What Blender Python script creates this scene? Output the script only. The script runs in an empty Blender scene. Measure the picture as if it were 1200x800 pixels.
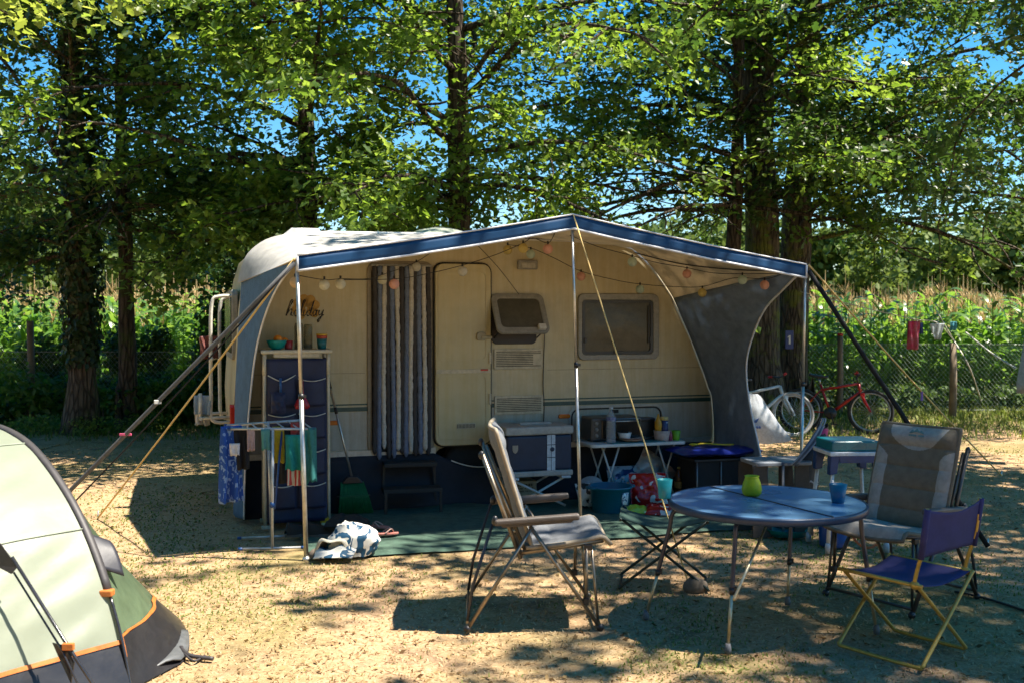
EXPO=1.6
import bpy, bmesh, math, random
import numpy as np
from mathutils import Vector, Matrix, noise
random.seed(7)
SC = bpy.context.scene
COL = SC.collection
rad = math.radians
# ---------------------------------------------------------------- camera maths
H = 1.7; F = 1200.0
TH = math.atan(.025); CT, ST = math.cos(TH), math.sin(TH)
def ray(px, py):
    a = px-600; b = 400-py
    return (a, F*CT+b*ST, -F*ST+b*CT)
def gnd(px, py, z=0.0):
    r = ray(px, py); t = (z-H)/r[2]
    return Vector((r[0]*t, r[1]*t, z))
def dep(px, py, Y):
    r = ray(px, py); t = Y/r[1]
    return Vector((r[0]*t, Y, H+r[2]*t))
# caravan frame: u along the side, v away from the viewer, w up
CA = rad(18); CO = Vector((-2.335, 8.62, 0))
def c2w(u, v, w):
    return Vector((CO.x+u*math.cos(CA)-v*math.sin(CA), CO.y+u*math.sin(CA)+v*math.cos(CA), w))
def w2c(p):
    d = Vector(p)-CO
    return Vector((d.x*math.cos(CA)+d.y*math.sin(CA), -d.x*math.sin(CA)+d.y*math.cos(CA), d.z))
# ---------------------------------------------------------------- mesh builder
class MB:
    def __init__(s): s.v=[]; s.f=[]; s.m=[]; s.s=[]
    def add(s, vs, fs, m=0, sm=False):
        o=len(s.v); s.v += [tuple(p) for p in vs]
        for f in fs:
            s.f.append([i+o for i in f]); s.m.append(m); s.s.append(sm)
        return s
    def box(s, c, d, rot=None, m=0):
        vs=[]
        for x in (-.5,.5):
            for y in (-.5,.5):
                for z in (-.5,.5):
                    p=Vector((x*d[0],y*d[1],z*d[2]))
                    if rot is not None: p=rot@p
                    vs.append(p+Vector(c))
        return s.add(vs,[(0,1,3,2),(4,6,7,5),(0,4,5,1),(2,3,7,6),(0,2,6,4),(1,5,7,3)],m)
    def bar(s, a, b, wd, th, up=(0,0,1), m=0):
        a=Vector(a); b=Vector(b); d=(b-a); L=d.length; d.normalize()
        x=d.cross(Vector(up)); 
        if x.length<1e-4: x=d.cross(Vector((1,0,0)))
        x.normalize(); z=x.cross(d)
        R=Matrix((x,d,z)).transposed()
        return s.box((a+b)/2,(wd,L,th),R,m)
    def tube(s, pts, r, n=8, closed=False, caps=True, m=0, sm=True, flat=1.0):
        P=[Vector(p) for p in pts]; k=len(P)
        R=r if isinstance(r,(list,tuple)) else [r]*k
        T=[]
        for i in range(k):
            a=P[i-1] if (i>0 or closed) else P[0]; b=P[(i+1)%k] if (i<k-1 or closed) else P[-1]
            t=(b-a); T.append(t.normalized() if t.length>1e-9 else Vector((0,0,1)))
        up=Vector((0,0,1))
        if abs(T[0].dot(up))>.95: up=Vector((0,1,0))
        x=T[0].cross(up).normalized(); vs=[]
        for i in range(k):
            x=(x-T[i]*x.dot(T[i]))
            if x.length<1e-6: x=T[i].orthogonal()
            x.normalize(); y=T[i].cross(x)
            for j in range(n):
                a=2*math.pi*j/n
                vs.append(P[i]+x*math.cos(a)*R[i]+y*math.sin(a)*R[i]*flat)
        fs=[]
        for i in range(k if closed else k-1):
            for j in range(n):
                a=i*n+j; b=i*n+(j+1)%n; i2=(i+1)%k
                fs.append((a,b,i2*n+(j+1)%n,i2*n+j))
        s.add(vs,fs,m,sm)
        if caps and not closed:
            s.add(vs[:n],[tuple(range(n))[::-1]],m); s.add(vs[-n:],[tuple(range(n))],m)
        return s
    def lathe(s, prof, c=(0,0,0), n=20, m=0, R=None, sm=True, sx=1, sy=1):
        vs=[]; c=Vector(c)
        for (r,z) in prof:
            for j in range(n):
                a=2*math.pi*j/n
                p=Vector((r*math.cos(a)*sx,r*math.sin(a)*sy,z))
                vs.append(c+(R@p if R is not None else p))
        fs=[]
        for i in range(len(prof)-1):
            for j in range(n):
                fs.append((i*n+j,i*n+(j+1)%n,(i+1)*n+(j+1)%n,(i+1)*n+j))
        s.add(vs,fs,m,sm)
        if prof[0][0]>1e-6: s.add(vs[:n],[tuple(range(n))[::-1]],m)
        if prof[-1][0]>1e-6: s.add(vs[-n:],[tuple(range(n))],m)
        return s
    def grid(s, fn, nu, nv, m=0, sm=True, cu=False):
        vs=[fn(i/nu,j/nv) for i in range(nu+1) for j in range(nv+1)]
        fs=[(i*(nv+1)+j,(i+1)*(nv+1)+j,(i+1)*(nv+1)+j+1,i*(nv+1)+j+1) for i in range(nu) for j in range(nv)]
        return s.add(vs,fs,m,sm)
    def prism(s, poly, fn, h0, h1, m=0, sm=False):
        n=len(poly)
        vs=[fn(p[0],p[1],h0) for p in poly]+[fn(p[0],p[1],h1) for p in poly]
        fs=[tuple(range(n))[::-1],tuple(range(n,2*n))]+[(i,(i+1)%n,n+(i+1)%n,n+i) for i in range(n)]
        return s.add(vs,fs,m,sm)
    def ball(s, c, r, n=12, m=0, R=None):
        if not isinstance(r,(tuple,list)): r=(r,r,r)
        k=n//2+1
        prof=[(math.sin(math.pi*i/k),-math.cos(math.pi*i/k)) for i in range(k+1)]
        vs=[];c=Vector(c)
        for (a,z) in prof:
            for j in range(n):
                t=2*math.pi*j/n
                p=Vector((a*math.cos(t)*r[0],a*math.sin(t)*r[1],z*r[2]))
                vs.append(c+(R@p if R is not None else p))
        fs=[(i*n+j,i*n+(j+1)%n,(i+1)*n+(j+1)%n,(i+1)*n+j) for i in range(k) for j in range(n)]
        return s.add(vs,fs,m,True)
def rrect(w,h,r,n=5,cx=0,cy=0):
    out=[]
    for (sx,sy,a0) in ((1,1,0),(-1,1,90),(-1,-1,180),(1,-1,270)):
        for i in range(n+1):
            a=rad(a0+90*i/n)
            out.append((cx+sx*(w/2-r)+r*math.cos(a), cy+sy*(h/2-r)+r*math.sin(a)))
    return out
def smooth(pts, n=6, closed=False):
    P=[Vector(p) for p in pts]; k=len(P); out=[]
    for i in range(k if closed else k-1):
        p0=P[(i-1)%k] if (closed or i>0) else P[0]; p1=P[i]; p2=P[(i+1)%k]
        p3=P[(i+2)%k] if (closed or i<k-2) else P[-1]
        for j in range(n):
            t=j/n
            out.append(.5*((2*p1)+(p2-p0)*t+(2*p0-5*p1+4*p2-p3)*t*t+(3*p1-p0-3*p2+p3)*t**3))
    if not closed: out.append(P[-1])
    return out
def lerp(a,b,t): return a+(b-a)*t
def obj(name, mb, mat, parent=None, bevel=0, solid=0, seg=2, wnorm=True, clean=False):
    me=bpy.data.meshes.new(name)
    me.from_pydata(mb.v,[],mb.f); me.update()
    me.polygons.foreach_set('material_index',mb.m); me.polygons.foreach_set('use_smooth',mb.s)
    for m in (mat if isinstance(mat,(list,tuple)) else [mat]): me.materials.append(m)
    bm=bmesh.new(); bm.from_mesh(me)
    bmesh.ops.remove_doubles(bm,verts=bm.verts,dist=1e-5)
    if solid:
        bmesh.ops.recalc_face_normals(bm,faces=bm.faces)
        bmesh.ops.solidify(bm,geom=bm.faces[:],thickness=solid)
    if clean: bmesh.ops.recalc_face_normals(bm,faces=bm.faces)
    if bevel:
        es=[e for e in bm.edges if len(e.link_faces)==2 and e.calc_face_angle(0)>.6]
        bmesh.ops.bevel(bm,geom=es,offset=bevel,segments=seg,affect='EDGES',profile=.5)
    bm.to_mesh(me); bm.free(); me.update()
    o=bpy.data.objects.new(name,me); COL.objects.link(o)
    if parent is not None: o.parent=parent
    return o
def objs(name, mb, mat, parent=None, **kw):
    """one object per loose piece of the builder"""
    par=list(range(len(mb.v)))
    def f(i):
        while par[i]!=i: par[i]=par[par[i]]; i=par[i]
        return i
    for fc in mb.f:
        for k in fc[1:]: par[f(k)]=f(fc[0])
    key={}
    for p_,v in enumerate(mb.v): key.setdefault(tuple(round(q,5) for q in v),[]).append(p_)
    for l in key.values():
        for k in l[1:]: par[f(k)]=f(l[0])
    G={}
    for i,fc in enumerate(mb.f): G.setdefault(f(fc[0]),[]).append(i)
    out=[]
    for g in G.values():
        m=MB(); mp={}
        for i in g:
            nf=[]
            for k in mb.f[i]:
                if k not in mp: mp[k]=len(m.v); m.v.append(mb.v[k])
                nf.append(mp[k])
            m.f.append(nf); m.m.append(mb.m[i]); m.s.append(mb.s[i])
        out.append(obj(name,m,mat,parent,**kw))
    return out
def thing(name,label,cat,loc=(0,0,0),rotz=0,group=None):
    o=bpy.data.objects.new(name,None); COL.objects.link(o)
    o.empty_display_size=.1
    o.location=loc; o.rotation_euler=(0,0,rotz); o['label']=label; o['category']=cat
    if group: o['group']=group
    return o
def tag(o,label,cat,group=None,loc=None,rotz=None):
    o['label']=label; o['category']=cat
    if group: o['group']=group
    if loc is not None: o.location=loc
    if rotz is not None: o.rotation_euler=(0,0,rotz)
    return o
def copy_thing(r,loc,rotz,label):
    c=r.copy(); COL.objects.link(c); c.location=loc; c.rotation_euler=(0,0,rotz); c['label']=label
    for ch in [o for o in bpy.data.objects if o.parent==r]:
        d=ch.copy(); COL.objects.link(d); d.parent=c
        for g in [o for o in bpy.data.objects if o.parent==ch]:
            e=g.copy(); COL.objects.link(e); e.parent=d
    return c
def np_obj(name, V, faces, mats, parent=None, mi=None, smooth_=False):
    """V (n,3); faces: list of (m,k) int arrays"""
    me=bpy.data.meshes.new(name)
    me.vertices.add(len(V)); me.vertices.foreach_set('co',np.ascontiguousarray(V,dtype=np.float32).ravel())
    tot=sum(a.size for a in faces); npoly=sum(len(a) for a in faces)
    me.loops.add(tot); me.polygons.add(npoly)
    me.loops.foreach_set('vertex_index',np.concatenate([a.ravel() for a in faces]).astype(np.int32))
    st=[];o=0
    for a in faces:
        st.append(o+np.arange(len(a))*a.shape[1]); o+=a.size
    me.polygons.foreach_set('loop_start',np.concatenate(st).astype(np.int32))
    if mi is not None: me.polygons.foreach_set('material_index',mi.astype(np.int32))
    if smooth_: me.polygons.foreach_set('use_smooth',np.ones(npoly,dtype=bool))
    for m in (mats if isinstance(mats,(list,tuple)) else [mats]): me.materials.append(m)
    me.update(calc_edges=True); me.validate()
    ob=bpy.data.objects.new(name,me); COL.objects.link(ob)
    if parent is not None: ob.parent=parent
    return ob
# ---------------------------------------------------------------- materials
def S(r,g,b):
    f=lambda c:(c/255/12.92 if c/255<=.04045 else ((c/255+.055)/1.055)**2.4)
    return (f(r),f(g),f(b))
def newmat(name):
    m=bpy.data.materials.new(name); m.use_nodes=True
    nt=m.node_tree; nt.nodes.clear()
    return m,nt,nt.nodes,nt.links
def nz(nd,lk,vec,scale,detail=4,rough=.55,dist=0):
    n=nd.new('ShaderNodeTexNoise'); n.inputs['Scale'].default_value=scale; n.inputs['Detail'].default_value=detail
    n.inputs['Roughness'].default_value=rough; n.inputs['Distortion'].default_value=dist
    if vec is not None: lk.new(vec,n.inputs['Vector'])
    return n
def ramp(nd,lk,src,stops):
    r=nd.new('ShaderNodeValToRGB'); lk.new(src,r.inputs['Fac'])
    e=r.color_ramp.elements
    while len(e)<len(stops): e.new(.5)
    for i,(p,c) in enumerate(stops):
        e[i].position=p; e[i].color=(*c,1) if len(c)==3 else c
    return r
def scalec(c,k): return tuple(min(1,max(0,x*k)) for x in c)
def M(name,c,c2=None,rough=.6,metal=0,scale=5,bump=.15,bscale=60,trans=0,tcol=None,spec=.5,dirt=.12,coat=0,alpha=1,weave=0,streak=0):
    m,nt,nd,lk=newmat(name)
    tc=nd.new('ShaderNodeTexCoord').outputs['Object']
    if c2 is None: c2=scalec(c,.78)
    n=nz(nd,lk,tc,scale,6,.6)
    r=ramp(nd,lk,n.outputs['Fac'],[(.32,c2),(.62,c)])
    col=r.outputs['Color']
    if dirt:
        n2=nz(nd,lk,tc,scale*5.3,5,.7)
        r2=ramp(nd,lk,n2.outputs['Fac'],[(.35,(1-dirt*2,)*3),(.6,(1,1,1))])
        mx=nd.new('ShaderNodeMix'); mx.data_type='RGBA'; mx.blend_type='MULTIPLY'; mx.inputs[0].default_value=1
        lk.new(col,mx.inputs[6]); lk.new(r2.outputs['Color'],mx.inputs[7]); col=mx.outputs[2]
    if streak:
        mp=nd.new('ShaderNodeMapping'); mp.inputs['Scale'].default_value=(9,9,.7); lk.new(tc,mp.inputs['Vector'])
        n4=nz(nd,lk,mp.outputs[0],2.2,6,.65); r4=ramp(nd,lk,n4.outputs['Fac'],[(.38,scalec((1,.95,.84),1-streak)),(.60,(1,1,1))])
        m4=nd.new('ShaderNodeMix'); m4.data_type='RGBA'; m4.blend_type='MULTIPLY'; m4.inputs[0].default_value=1
        lk.new(col,m4.inputs[6]); lk.new(r4.outputs['Color'],m4.inputs[7]); col=m4.outputs[2]
    p=nd.new('ShaderNodeBsdfPrincipled'); lk.new(col,p.inputs['Base Color'])
    p.inputs['Metallic'].default_value=metal; p.inputs['Specular IOR Level'].default_value=spec
    p.inputs['Coat Weight'].default_value=coat
    rr=nd.new('ShaderNodeMapRange'); lk.new(n.outputs['Fac'],rr.inputs['Value'])
    rr.inputs['To Min'].default_value=max(.03,rough-.1); rr.inputs['To Max'].default_value=min(1,rough+.1)
    lk.new(rr.outputs[0],p.inputs['Roughness'])
    if bump:
        b=nd.new('ShaderNodeBump'); b.inputs['Strength'].default_value=bump; b.inputs['Distance'].default_value=.004
        if weave:
            w1=nd.new('ShaderNodeTexWave'); w1.inputs['Scale'].default_value=weave; w1.bands_direction='DIAGONAL'; lk.new(tc,w1.inputs['Vector'])
            nb=nz(nd,lk,tc,bscale,3)
            ma=nd.new('ShaderNodeMath'); ma.operation='ADD'; lk.new(w1.outputs['Fac'],ma.inputs[0]); lk.new(nb.outputs['Fac'],ma.inputs[1])
            lk.new(ma.outputs[0],b.inputs['Height'])
        else:
            nb=nz(nd,lk,tc,bscale,4); lk.new(nb.outputs['Fac'],b.inputs['Height'])
        lk.new(b.outputs['Normal'],p.inputs['Normal'])
    out=nd.new('ShaderNodeOutputMaterial'); sh=p.outputs['BSDF']
    if trans:
        t=nd.new('ShaderNodeBsdfTranslucent')
        if tcol: t.inputs['Color'].default_value=(*tcol,1)
        else: lk.new(col,t.inputs['Color'])
        ms=nd.new('ShaderNodeMixShader'); ms.inputs[0].default_value=trans
        lk.new(sh,ms.inputs[1]); lk.new(t.outputs[0],ms.inputs[2]); sh=ms.outputs[0]
    if alpha<1: p.inputs['Alpha'].default_value=alpha
    lk.new(sh,out.inputs['Surface'])
    return m
def glassm(name,c,alpha=.35,rough=.08):
    """clear plastic: glossy tinted sheet over transparency"""
    m,nt,nd,lk=newmat(name)
    p=nd.new('ShaderNodeBsdfPrincipled'); p.inputs['Roughness'].default_value=rough
    tc=nd.new('ShaderNodeTexCoord').outputs['Object']; n=nz(nd,lk,tc,20)
    r=ramp(nd,lk,n.outputs['Fac'],[(.3,scalec(c,.85)),(.7,c)]); lk.new(r.outputs['Color'],p.inputs['Base Color'])
    t=nd.new('ShaderNodeBsdfTransparent'); t.inputs['Color'].default_value=(*[.5+.5*x for x in c],1)
    ms=nd.new('ShaderNodeMixShader'); ms.inputs[0].default_value=alpha
    lk.new(t.outputs[0],ms.inputs[1]); lk.new(p.outputs[0],ms.inputs[2])
    out=nd.new('ShaderNodeOutputMaterial'); lk.new(ms.outputs[0],out.inputs['Surface'])
    return m
def leafmat(name,ca,cb,ta,tb,tw=.5,rough=.45,spec=.4):
    """leaves: each leaf (mesh island) gets its own tone"""
    m,nt,nd,lk=newmat(name)
    g=nd.new('ShaderNodeNewGeometry')
    r1=ramp(nd,lk,g.outputs['Random Per Island'],[(0,ca),(1,cb)])
    r2=ramp(nd,lk,g.outputs['Random Per Island'],[(0,ta),(1,tb)])
    p=nd.new('ShaderNodeBsdfPrincipled'); lk.new(r1.outputs['Color'],p.inputs['Base Color'])
    p.inputs['Roughness'].default_value=rough; p.inputs['Specular IOR Level'].default_value=spec
    t=nd.new('ShaderNodeBsdfTranslucent'); lk.new(r2.outputs['Color'],t.inputs['Color'])
    ms=nd.new('ShaderNodeMixShader'); ms.inputs[0].default_value=tw
    lk.new(p.outputs[0],ms.inputs[1]); lk.new(t.outputs[0],ms.inputs[2])
    out=nd.new('ShaderNodeOutputMaterial'); lk.new(ms.outputs[0],out.inputs['Surface'])
    return m
def groundmat():
    m,nt,nd,lk=newmat('dry_meadow')
    tc=nd.new('ShaderNodeTexCoord').outputs['Object']
    big=nz(nd,lk,tc,.55,5,.6,.6); mid=nz(nd,lk,tc,2.6,6,.65,.4); fine=nz(nd,lk,tc,38,5,.7,.8); grit=nz(nd,lk,tc,150,3,.7)
    straw=ramp(nd,lk,fine.outputs['Fac'],[(.25,(.20,.118,.058)),(.45,(.37,.235,.128)),(.6,(.47,.32,.19)),(.8,(.60,.45,.29))])
    soil=ramp(nd,lk,fine.outputs['Fac'],[(.3,(.13,.083,.050)),(.7,(.31,.21,.13))])
    green=ramp(nd,lk,fine.outputs['Fac'],[(.3,(.09,.095,.03)),(.7,(.27,.24,.085))])
    def mix(f,a,b):
        x=nd.new('ShaderNodeMix'); x.data_type='RGBA'; lk.new(f,x.inputs[0]); lk.new(a,x.inputs[6]); lk.new(b,x.inputs[7]); return x.outputs[2]
    f1=ramp(nd,lk,mid.outputs['Fac'],[(.52,(0,0,0)),(.66,(1,1,1))])
    f2=ramp(nd,lk,big.outputs['Fac'],[(.47,(0,0,0)),(.66,(.7,.7,.7))])
    c=mix(f1.outputs['Color'],straw.outputs['Color'],soil.outputs['Color'])
    c=mix(f2.outputs['Color'],c,green.outputs['Color'])
    # greener strip by the fence (far)
    sp=nd.new('ShaderNodeSeparateXYZ'); lk.new(tc,sp.inputs[0])
    mr=nd.new('ShaderNodeMapRange'); lk.new(sp.outputs['Y'],mr.inputs['Value']); mr.inputs['From Min'].default_value=14.5; mr.inputs['From Max'].default_value=17.5
    mr.inputs['To Max'].default_value=.85
    c=mix(mr.outputs[0],c,green.outputs['Color'])
    p=nd.new('ShaderNodeBsdfPrincipled'); lk.new(c,p.inputs['Base Color']); p.inputs['Roughness'].default_value=.95; p.inputs['Specular IOR Level'].default_value=.1
    a=nd.new('ShaderNodeMath'); a.operation='MULTIPLY_ADD'; lk.new(grit.outputs['Fac'],a.inputs[0]); a.inputs[1].default_value=.5; am=nd.new('ShaderNodeMath'); am.operation='MULTIPLY_ADD'; lk.new(mid.outputs['Fac'],am.inputs[0]); am.inputs[1].default_value=1.6; lk.new(fine.outputs['Fac'],am.inputs[2]); lk.new(am.outputs[0],a.inputs[2])
    b=nd.new('ShaderNodeBump'); b.inputs['Strength'].default_value=.55; b.inputs['Distance'].default_value=.02; lk.new(a.outputs[0],b.inputs['Height']); lk.new(b.outputs[0],p.inputs['Normal'])
    out=nd.new('ShaderNodeOutputMaterial'); lk.new(p.outputs[0],out.inputs['Surface'])
    return m
def barkmat(name,c1,c2,moss=None):
    m,nt,nd,lk=newmat(name)
    tc=nd.new('ShaderNodeTexCoord').outputs['Object']
    mp=nd.new('ShaderNodeMapping'); mp.inputs['Scale'].default_value=(9,9,1.6); lk.new(tc,mp.inputs['Vector'])
    v=nd.new('ShaderNodeTexVoronoi'); v.feature='DISTANCE_TO_EDGE'; v.inputs['Scale'].default_value=1.6; lk.new(mp.outputs[0],v.inputs['Vector'])
    n=nz(nd,lk,mp.outputs[0],2.5,6,.7,.5)
    r=ramp(nd,lk,n.outputs['Fac'],[(.3,c1),(.7,c2)])
    col=r.outputs['Color']
    r2=ramp(nd,lk,v.outputs['Distance'],[(0,(.35,.35,.35)),(.18,(1,1,1))])
    mx=nd.new('ShaderNodeMix'); mx.data_type='RGBA'; mx.blend_type='MULTIPLY'; mx.inputs[0].default_value=1
    lk.new(col,mx.inputs[6]); lk.new(r2.outputs['Color'],mx.inputs[7]); col=mx.outputs[2]
    if moss:
        n3=nz(nd,lk,tc,1.7,5,.7); f=ramp(nd,lk,n3.outputs['Fac'],[(.5,(0,0,0)),(.6,(.85,.85,.85))])
        m2=nd.new('ShaderNodeMix'); m2.data_type='RGBA'; lk.new(f.outputs['Color'],m2.inputs[0]); lk.new(col,m2.inputs[6]); m2.inputs[7].default_value=(*moss,1); col=m2.outputs[2]
    p=nd.new('ShaderNodeBsdfPrincipled'); lk.new(col,p.inputs['Base Color']); p.inputs['Roughness'].default_value=.9; p.inputs['Specular IOR Level'].default_value=.2
    b=nd.new('ShaderNodeBump'); b.inputs['Strength'].default_value=1; b.inputs['Distance'].default_value=.03
    lk.new(r2.outputs['Color'],b.inputs['Height']); lk.new(b.outputs[0],p.inputs['Normal'])
    out=nd.new('ShaderNodeOutputMaterial'); lk.new(p.outputs[0],out.inputs['Surface'])
    return m
def bands(name,cols,axis='X',rough=.8,scale=1.0,off=0,dist=.0,trans=0,consts=None):
    """cloth printed with stripes along one object axis; cols=[(pos,colour)...] over a period of 1/scale metres"""
    m,nt,nd,lk=newmat(name)
    tc=nd.new('ShaderNodeTexCoord').outputs['Object']
    sp=nd.new('ShaderNodeSeparateXYZ'); lk.new(tc,sp.inputs[0])
    a=nd.new('ShaderNodeMath'); a.operation='MULTIPLY_ADD'; lk.new(sp.outputs[axis],a.inputs[0]); a.inputs[1].default_value=scale; a.inputs[2].default_value=off+50
    src=a.outputs[0]
    if dist:
        n=nz(nd,lk,tc,9,3); b=nd.new('ShaderNodeMath'); b.operation='MULTIPLY_ADD'; lk.new(n.outputs['Fac'],b.inputs[0]); b.inputs[1].default_value=dist; lk.new(src,b.inputs[2]); src=b.outputs[0]
    fr=nd.new('ShaderNodeMath'); fr.operation='FRACT'; lk.new(src,fr.inputs[0])
    r=ramp(nd,lk,fr.outputs[0],cols); r.color_ramp.interpolation='CONSTANT'
    p=nd.new('ShaderNodeBsdfPrincipled'); lk.new(r.outputs['Color'],p.inputs['Base Color']); p.inputs['Roughness'].default_value=rough
    n2=nz(nd,lk,tc,200,3); b2=nd.new('ShaderNodeBump'); b2.inputs['Strength'].default_value=.3; b2.inputs['Distance'].default_value=.003; lk.new(n2.outputs['Fac'],b2.inputs['Height']); lk.new(b2.outputs[0],p.inputs['Normal'])
    sh=p.outputs[0]
    if trans:
        t=nd.new('ShaderNodeBsdfTranslucent'); lk.new(r.outputs['Color'],t.inputs['Color'])
        ms=nd.new('ShaderNodeMixShader'); ms.inputs[0].default_value=trans; lk.new(sh,ms.inputs[1]); lk.new(t.outputs[0],ms.inputs[2]); sh=ms.outputs[0]
    out=nd.new('ShaderNodeOutputMaterial'); lk.new(sh,out.inputs['Surface'])
    return m
def blotch(name,c1,c2,scale=14,th=.52,rough=.6,trans=0,dist=.5,spec=.5):
    """cloth or paper printed with irregular motifs of a second colour"""
    m,nt,nd,lk=newmat(name)
    tc=nd.new('ShaderNodeTexCoord').outputs['Object']
    n=nz(nd,lk,tc,scale,2,.4,dist)
    r=ramp(nd,lk,n.outputs['Fac'],[(th-.01,c1),(th+.01,c2)])
    p=nd.new('ShaderNodeBsdfPrincipled'); lk.new(r.outputs['Color'],p.inputs['Base Color']); p.inputs['Roughness'].default_value=rough; p.inputs['Specular IOR Level'].default_value=spec
    sh=p.outputs[0]
    if trans:
        t=nd.new('ShaderNodeBsdfTranslucent'); lk.new(r.outputs['Color'],t.inputs['Color'])
        ms=nd.new('ShaderNodeMixShader'); ms.inputs[0].default_value=trans; lk.new(sh,ms.inputs[1]); lk.new(t.outputs[0],ms.inputs[2]); sh=ms.outputs[0]
    out=nd.new('ShaderNodeOutputMaterial'); lk.new(sh,out.inputs['Surface'])
    return m
# ================================================================= SETTING
TOSUN=Vector((.50,-.06,1.0)).normalized()
w=bpy.data.worlds.new("World"); SC.world=w; w.use_nodes=True
nt=w.node_tree; nt.nodes.clear()
sky=nt.nodes.new('ShaderNodeTexSky'); sky.sky_type='NISHITA'; sky.sun_disc=False
sky.sun_elevation=math.asin(TOSUN.z); sky.sun_rotation=math.atan2(TOSUN.x,TOSUN.y)
sky.air_density=1.0; sky.dust_density=.1; sky.ozone_density=2.0
bg=nt.nodes.new('ShaderNodeBackground'); bg.inputs['Strength'].default_value=.078
wo=nt.nodes.new('ShaderNodeOutputWorld'); hs=nt.nodes.new('ShaderNodeHueSaturation'); hs.inputs['Hue'].default_value=.495; hs.inputs['Saturation'].default_value=1.5; hs.inputs['Value'].default_value=.9; nt.links.new(sky.outputs[0],hs.inputs['Color']); nt.links.new(hs.outputs[0],bg.inputs[0]); nt.links.new(bg.outputs[0],wo.inputs[0])
sl=bpy.data.lights.new('sun','SUN'); sl.energy=5.0; sl.angle=rad(.53); sl.color=(1,.92,.79)
so=bpy.data.objects.new('sun',sl); COL.objects.link(so); so.rotation_euler=TOSUN.to_track_quat('Z','Y').to_euler(); so.location=(8,-2,20)
cam=bpy.data.cameras.new('camera'); cam.lens=36; cam.sensor_width=36; cam.clip_end=2000; cam.clip_start=.05
co=bpy.data.objects.new('camera',cam); COL.objects.link(co); co.location=(0,0,H); co.rotation_euler=(rad(90)-TH,0,0)
cam.dof.use_dof=True; cam.dof.focus_distance=7.6; cam.dof.aperture_fstop=3.6
SC.camera=co
SC.view_settings.view_transform='Standard'; SC.view_settings.look='None'; SC.view_settings.gamma=1; SC.view_settings.exposure=EXPO
SC.render.engine='CYCLES'
SC.cycles.use_denoising=True
SC.cycles.max_bounces=10; SC.cycles.diffuse_bounces=5; SC.cycles.transmission_bounces=6; SC.cycles.transparent_max_bounces=12; SC.cycles.glossy_bounces=3
SC.cycles.sample_clamp_indirect=6
SC.cycles.caustics_reflective=False; SC.cycles.caustics_refractive=False

# ---- ground (one sheet, gently uneven near the camp)
def gz(x,y):
    if y<9.5 or abs(x)>40 or y>40: base=0
    else: base=0
    return base+ .018*noise.noise(Vector((x*.9,y*.9,0)))+.008*noise.noise(Vector((x*3,y*3,3))) - .012
def axis(lo,hi,step,far):
    a=[lo]; s=step
    while a[-1]>-far: s*=1.5; a.append(a[-1]-s)
    a=a[::-1]
    while a[-1]<hi: a.append(a[-1]+step)
    s=step
    while a[-1]<far: s*=1.5; a.append(a[-1]+s)
    return a
gx=axis(-8,9,.14,600); gy=axis(2.5,19,.14,600)
mb=MB(); vs=[(x,y,gz(x,y)) for x in gx for y in gy]; n=len(gy)
mb.add(vs,[(i*n+j,(i+1)*n+j,(i+1)*n+j+1,i*n+j+1) for i in range(len(gx)-1) for j in range(n-1)],0,True)
o=obj('ground',mb,groundmat()); o['kind']='structure'

# ---- grass blades
rng=np.random.default_rng(3)
def greenness(x,y):
    return noise.noise(Vector((x*.55+3,y*.55,1.7)))+.5*noise.noise(Vector((x*1.7,y*1.7,4)))
def grass(name,n,x0,x1,y0,y1,hl,hh,lie,mat,keep,label,pers=1.0,width=.0022):
    t=rng.random(n); y=y0*(y1/y0)**t if pers else y0+(y1-y0)*t
    x=rng.uniform(x0,x1,n) if not pers else rng.uniform(-1,1,n)*(y*.56+.3)+0
    if pers: x=np.clip(x,x0,x1)
    kp=np.array([keep(a,b) for a,b in zip(x,y)]); x=x[kp]; y=y[kp]; n=len(x)
    z=np.array([gz(a,b) for a,b in zip(x,y)])
    h=rng.uniform(hl,hh,n); a=rng.uniform(0,2*np.pi,n); ln=rng.uniform(.2,lie,n)
    dx=np.cos(a);dy=np.sin(a); px=-dy; py=dx
    b=np.stack([x,y,z],1); up=np.stack([dx*ln*h,dy*ln*h,h*(1-.5*ln.clip(0,1.6))],1)
    wd=(width*(1+y/6))[:,None]*np.stack([px,py,np.zeros(n)],1)
    mid=b+up*.55+np.stack([0*x,0*x,h*.15],1)
    V=np.stack([b-wd,b+wd,mid+wd*.8,mid-wd*.8,b+up],1).reshape(-1,3)
    k=np.arange(n)[:,None]*5
    o=np_obj(name,V,[k+np.array([[0,1,2,3]]),k+np.array([[3,2,4]])],mat)
    o['kind']='stuff'; o['label']=label; o['category']='grass'
strawm=leafmat('straw_blades',(.33,.22,.11),(.56,.43,.26),(.3,.22,.08),(.5,.4,.2),.25,.8,.15)
greenm=leafmat('green_blades',(.11,.14,.03),(.26,.28,.08),(.10,.16,.02),(.25,.32,.05),.35,.6,.2)
def inmat(x,y):
    p=w2c((x,y,0)); return -1.78<p.y<2.2 and .2<p.x<4.6
grass('dry_grass',60000,-6,8,3.6,15,.010,.026,1.9,strawm,lambda x,y:not inmat(x,y) and greenness(x,y)<.35 and random.random()<.75,'short dry straw coloured grass on the pitch')
grass('green_grass',110000,-7,9,3.6,15,.008,.028,1.5,greenm,lambda x,y:not inmat(x,y) and random.random()<min(.95,max(.03,.08+greenness(x,y)*1.5)),'short green grass patches on the pitch')
grass('fence_grass',60000,-14,16,14.0,19.2,.05,.16,.9,greenm,lambda x,y:random.random()<.25+.75*(y-14)/4,'longer green grass growing along the fence',0,.0025)
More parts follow.
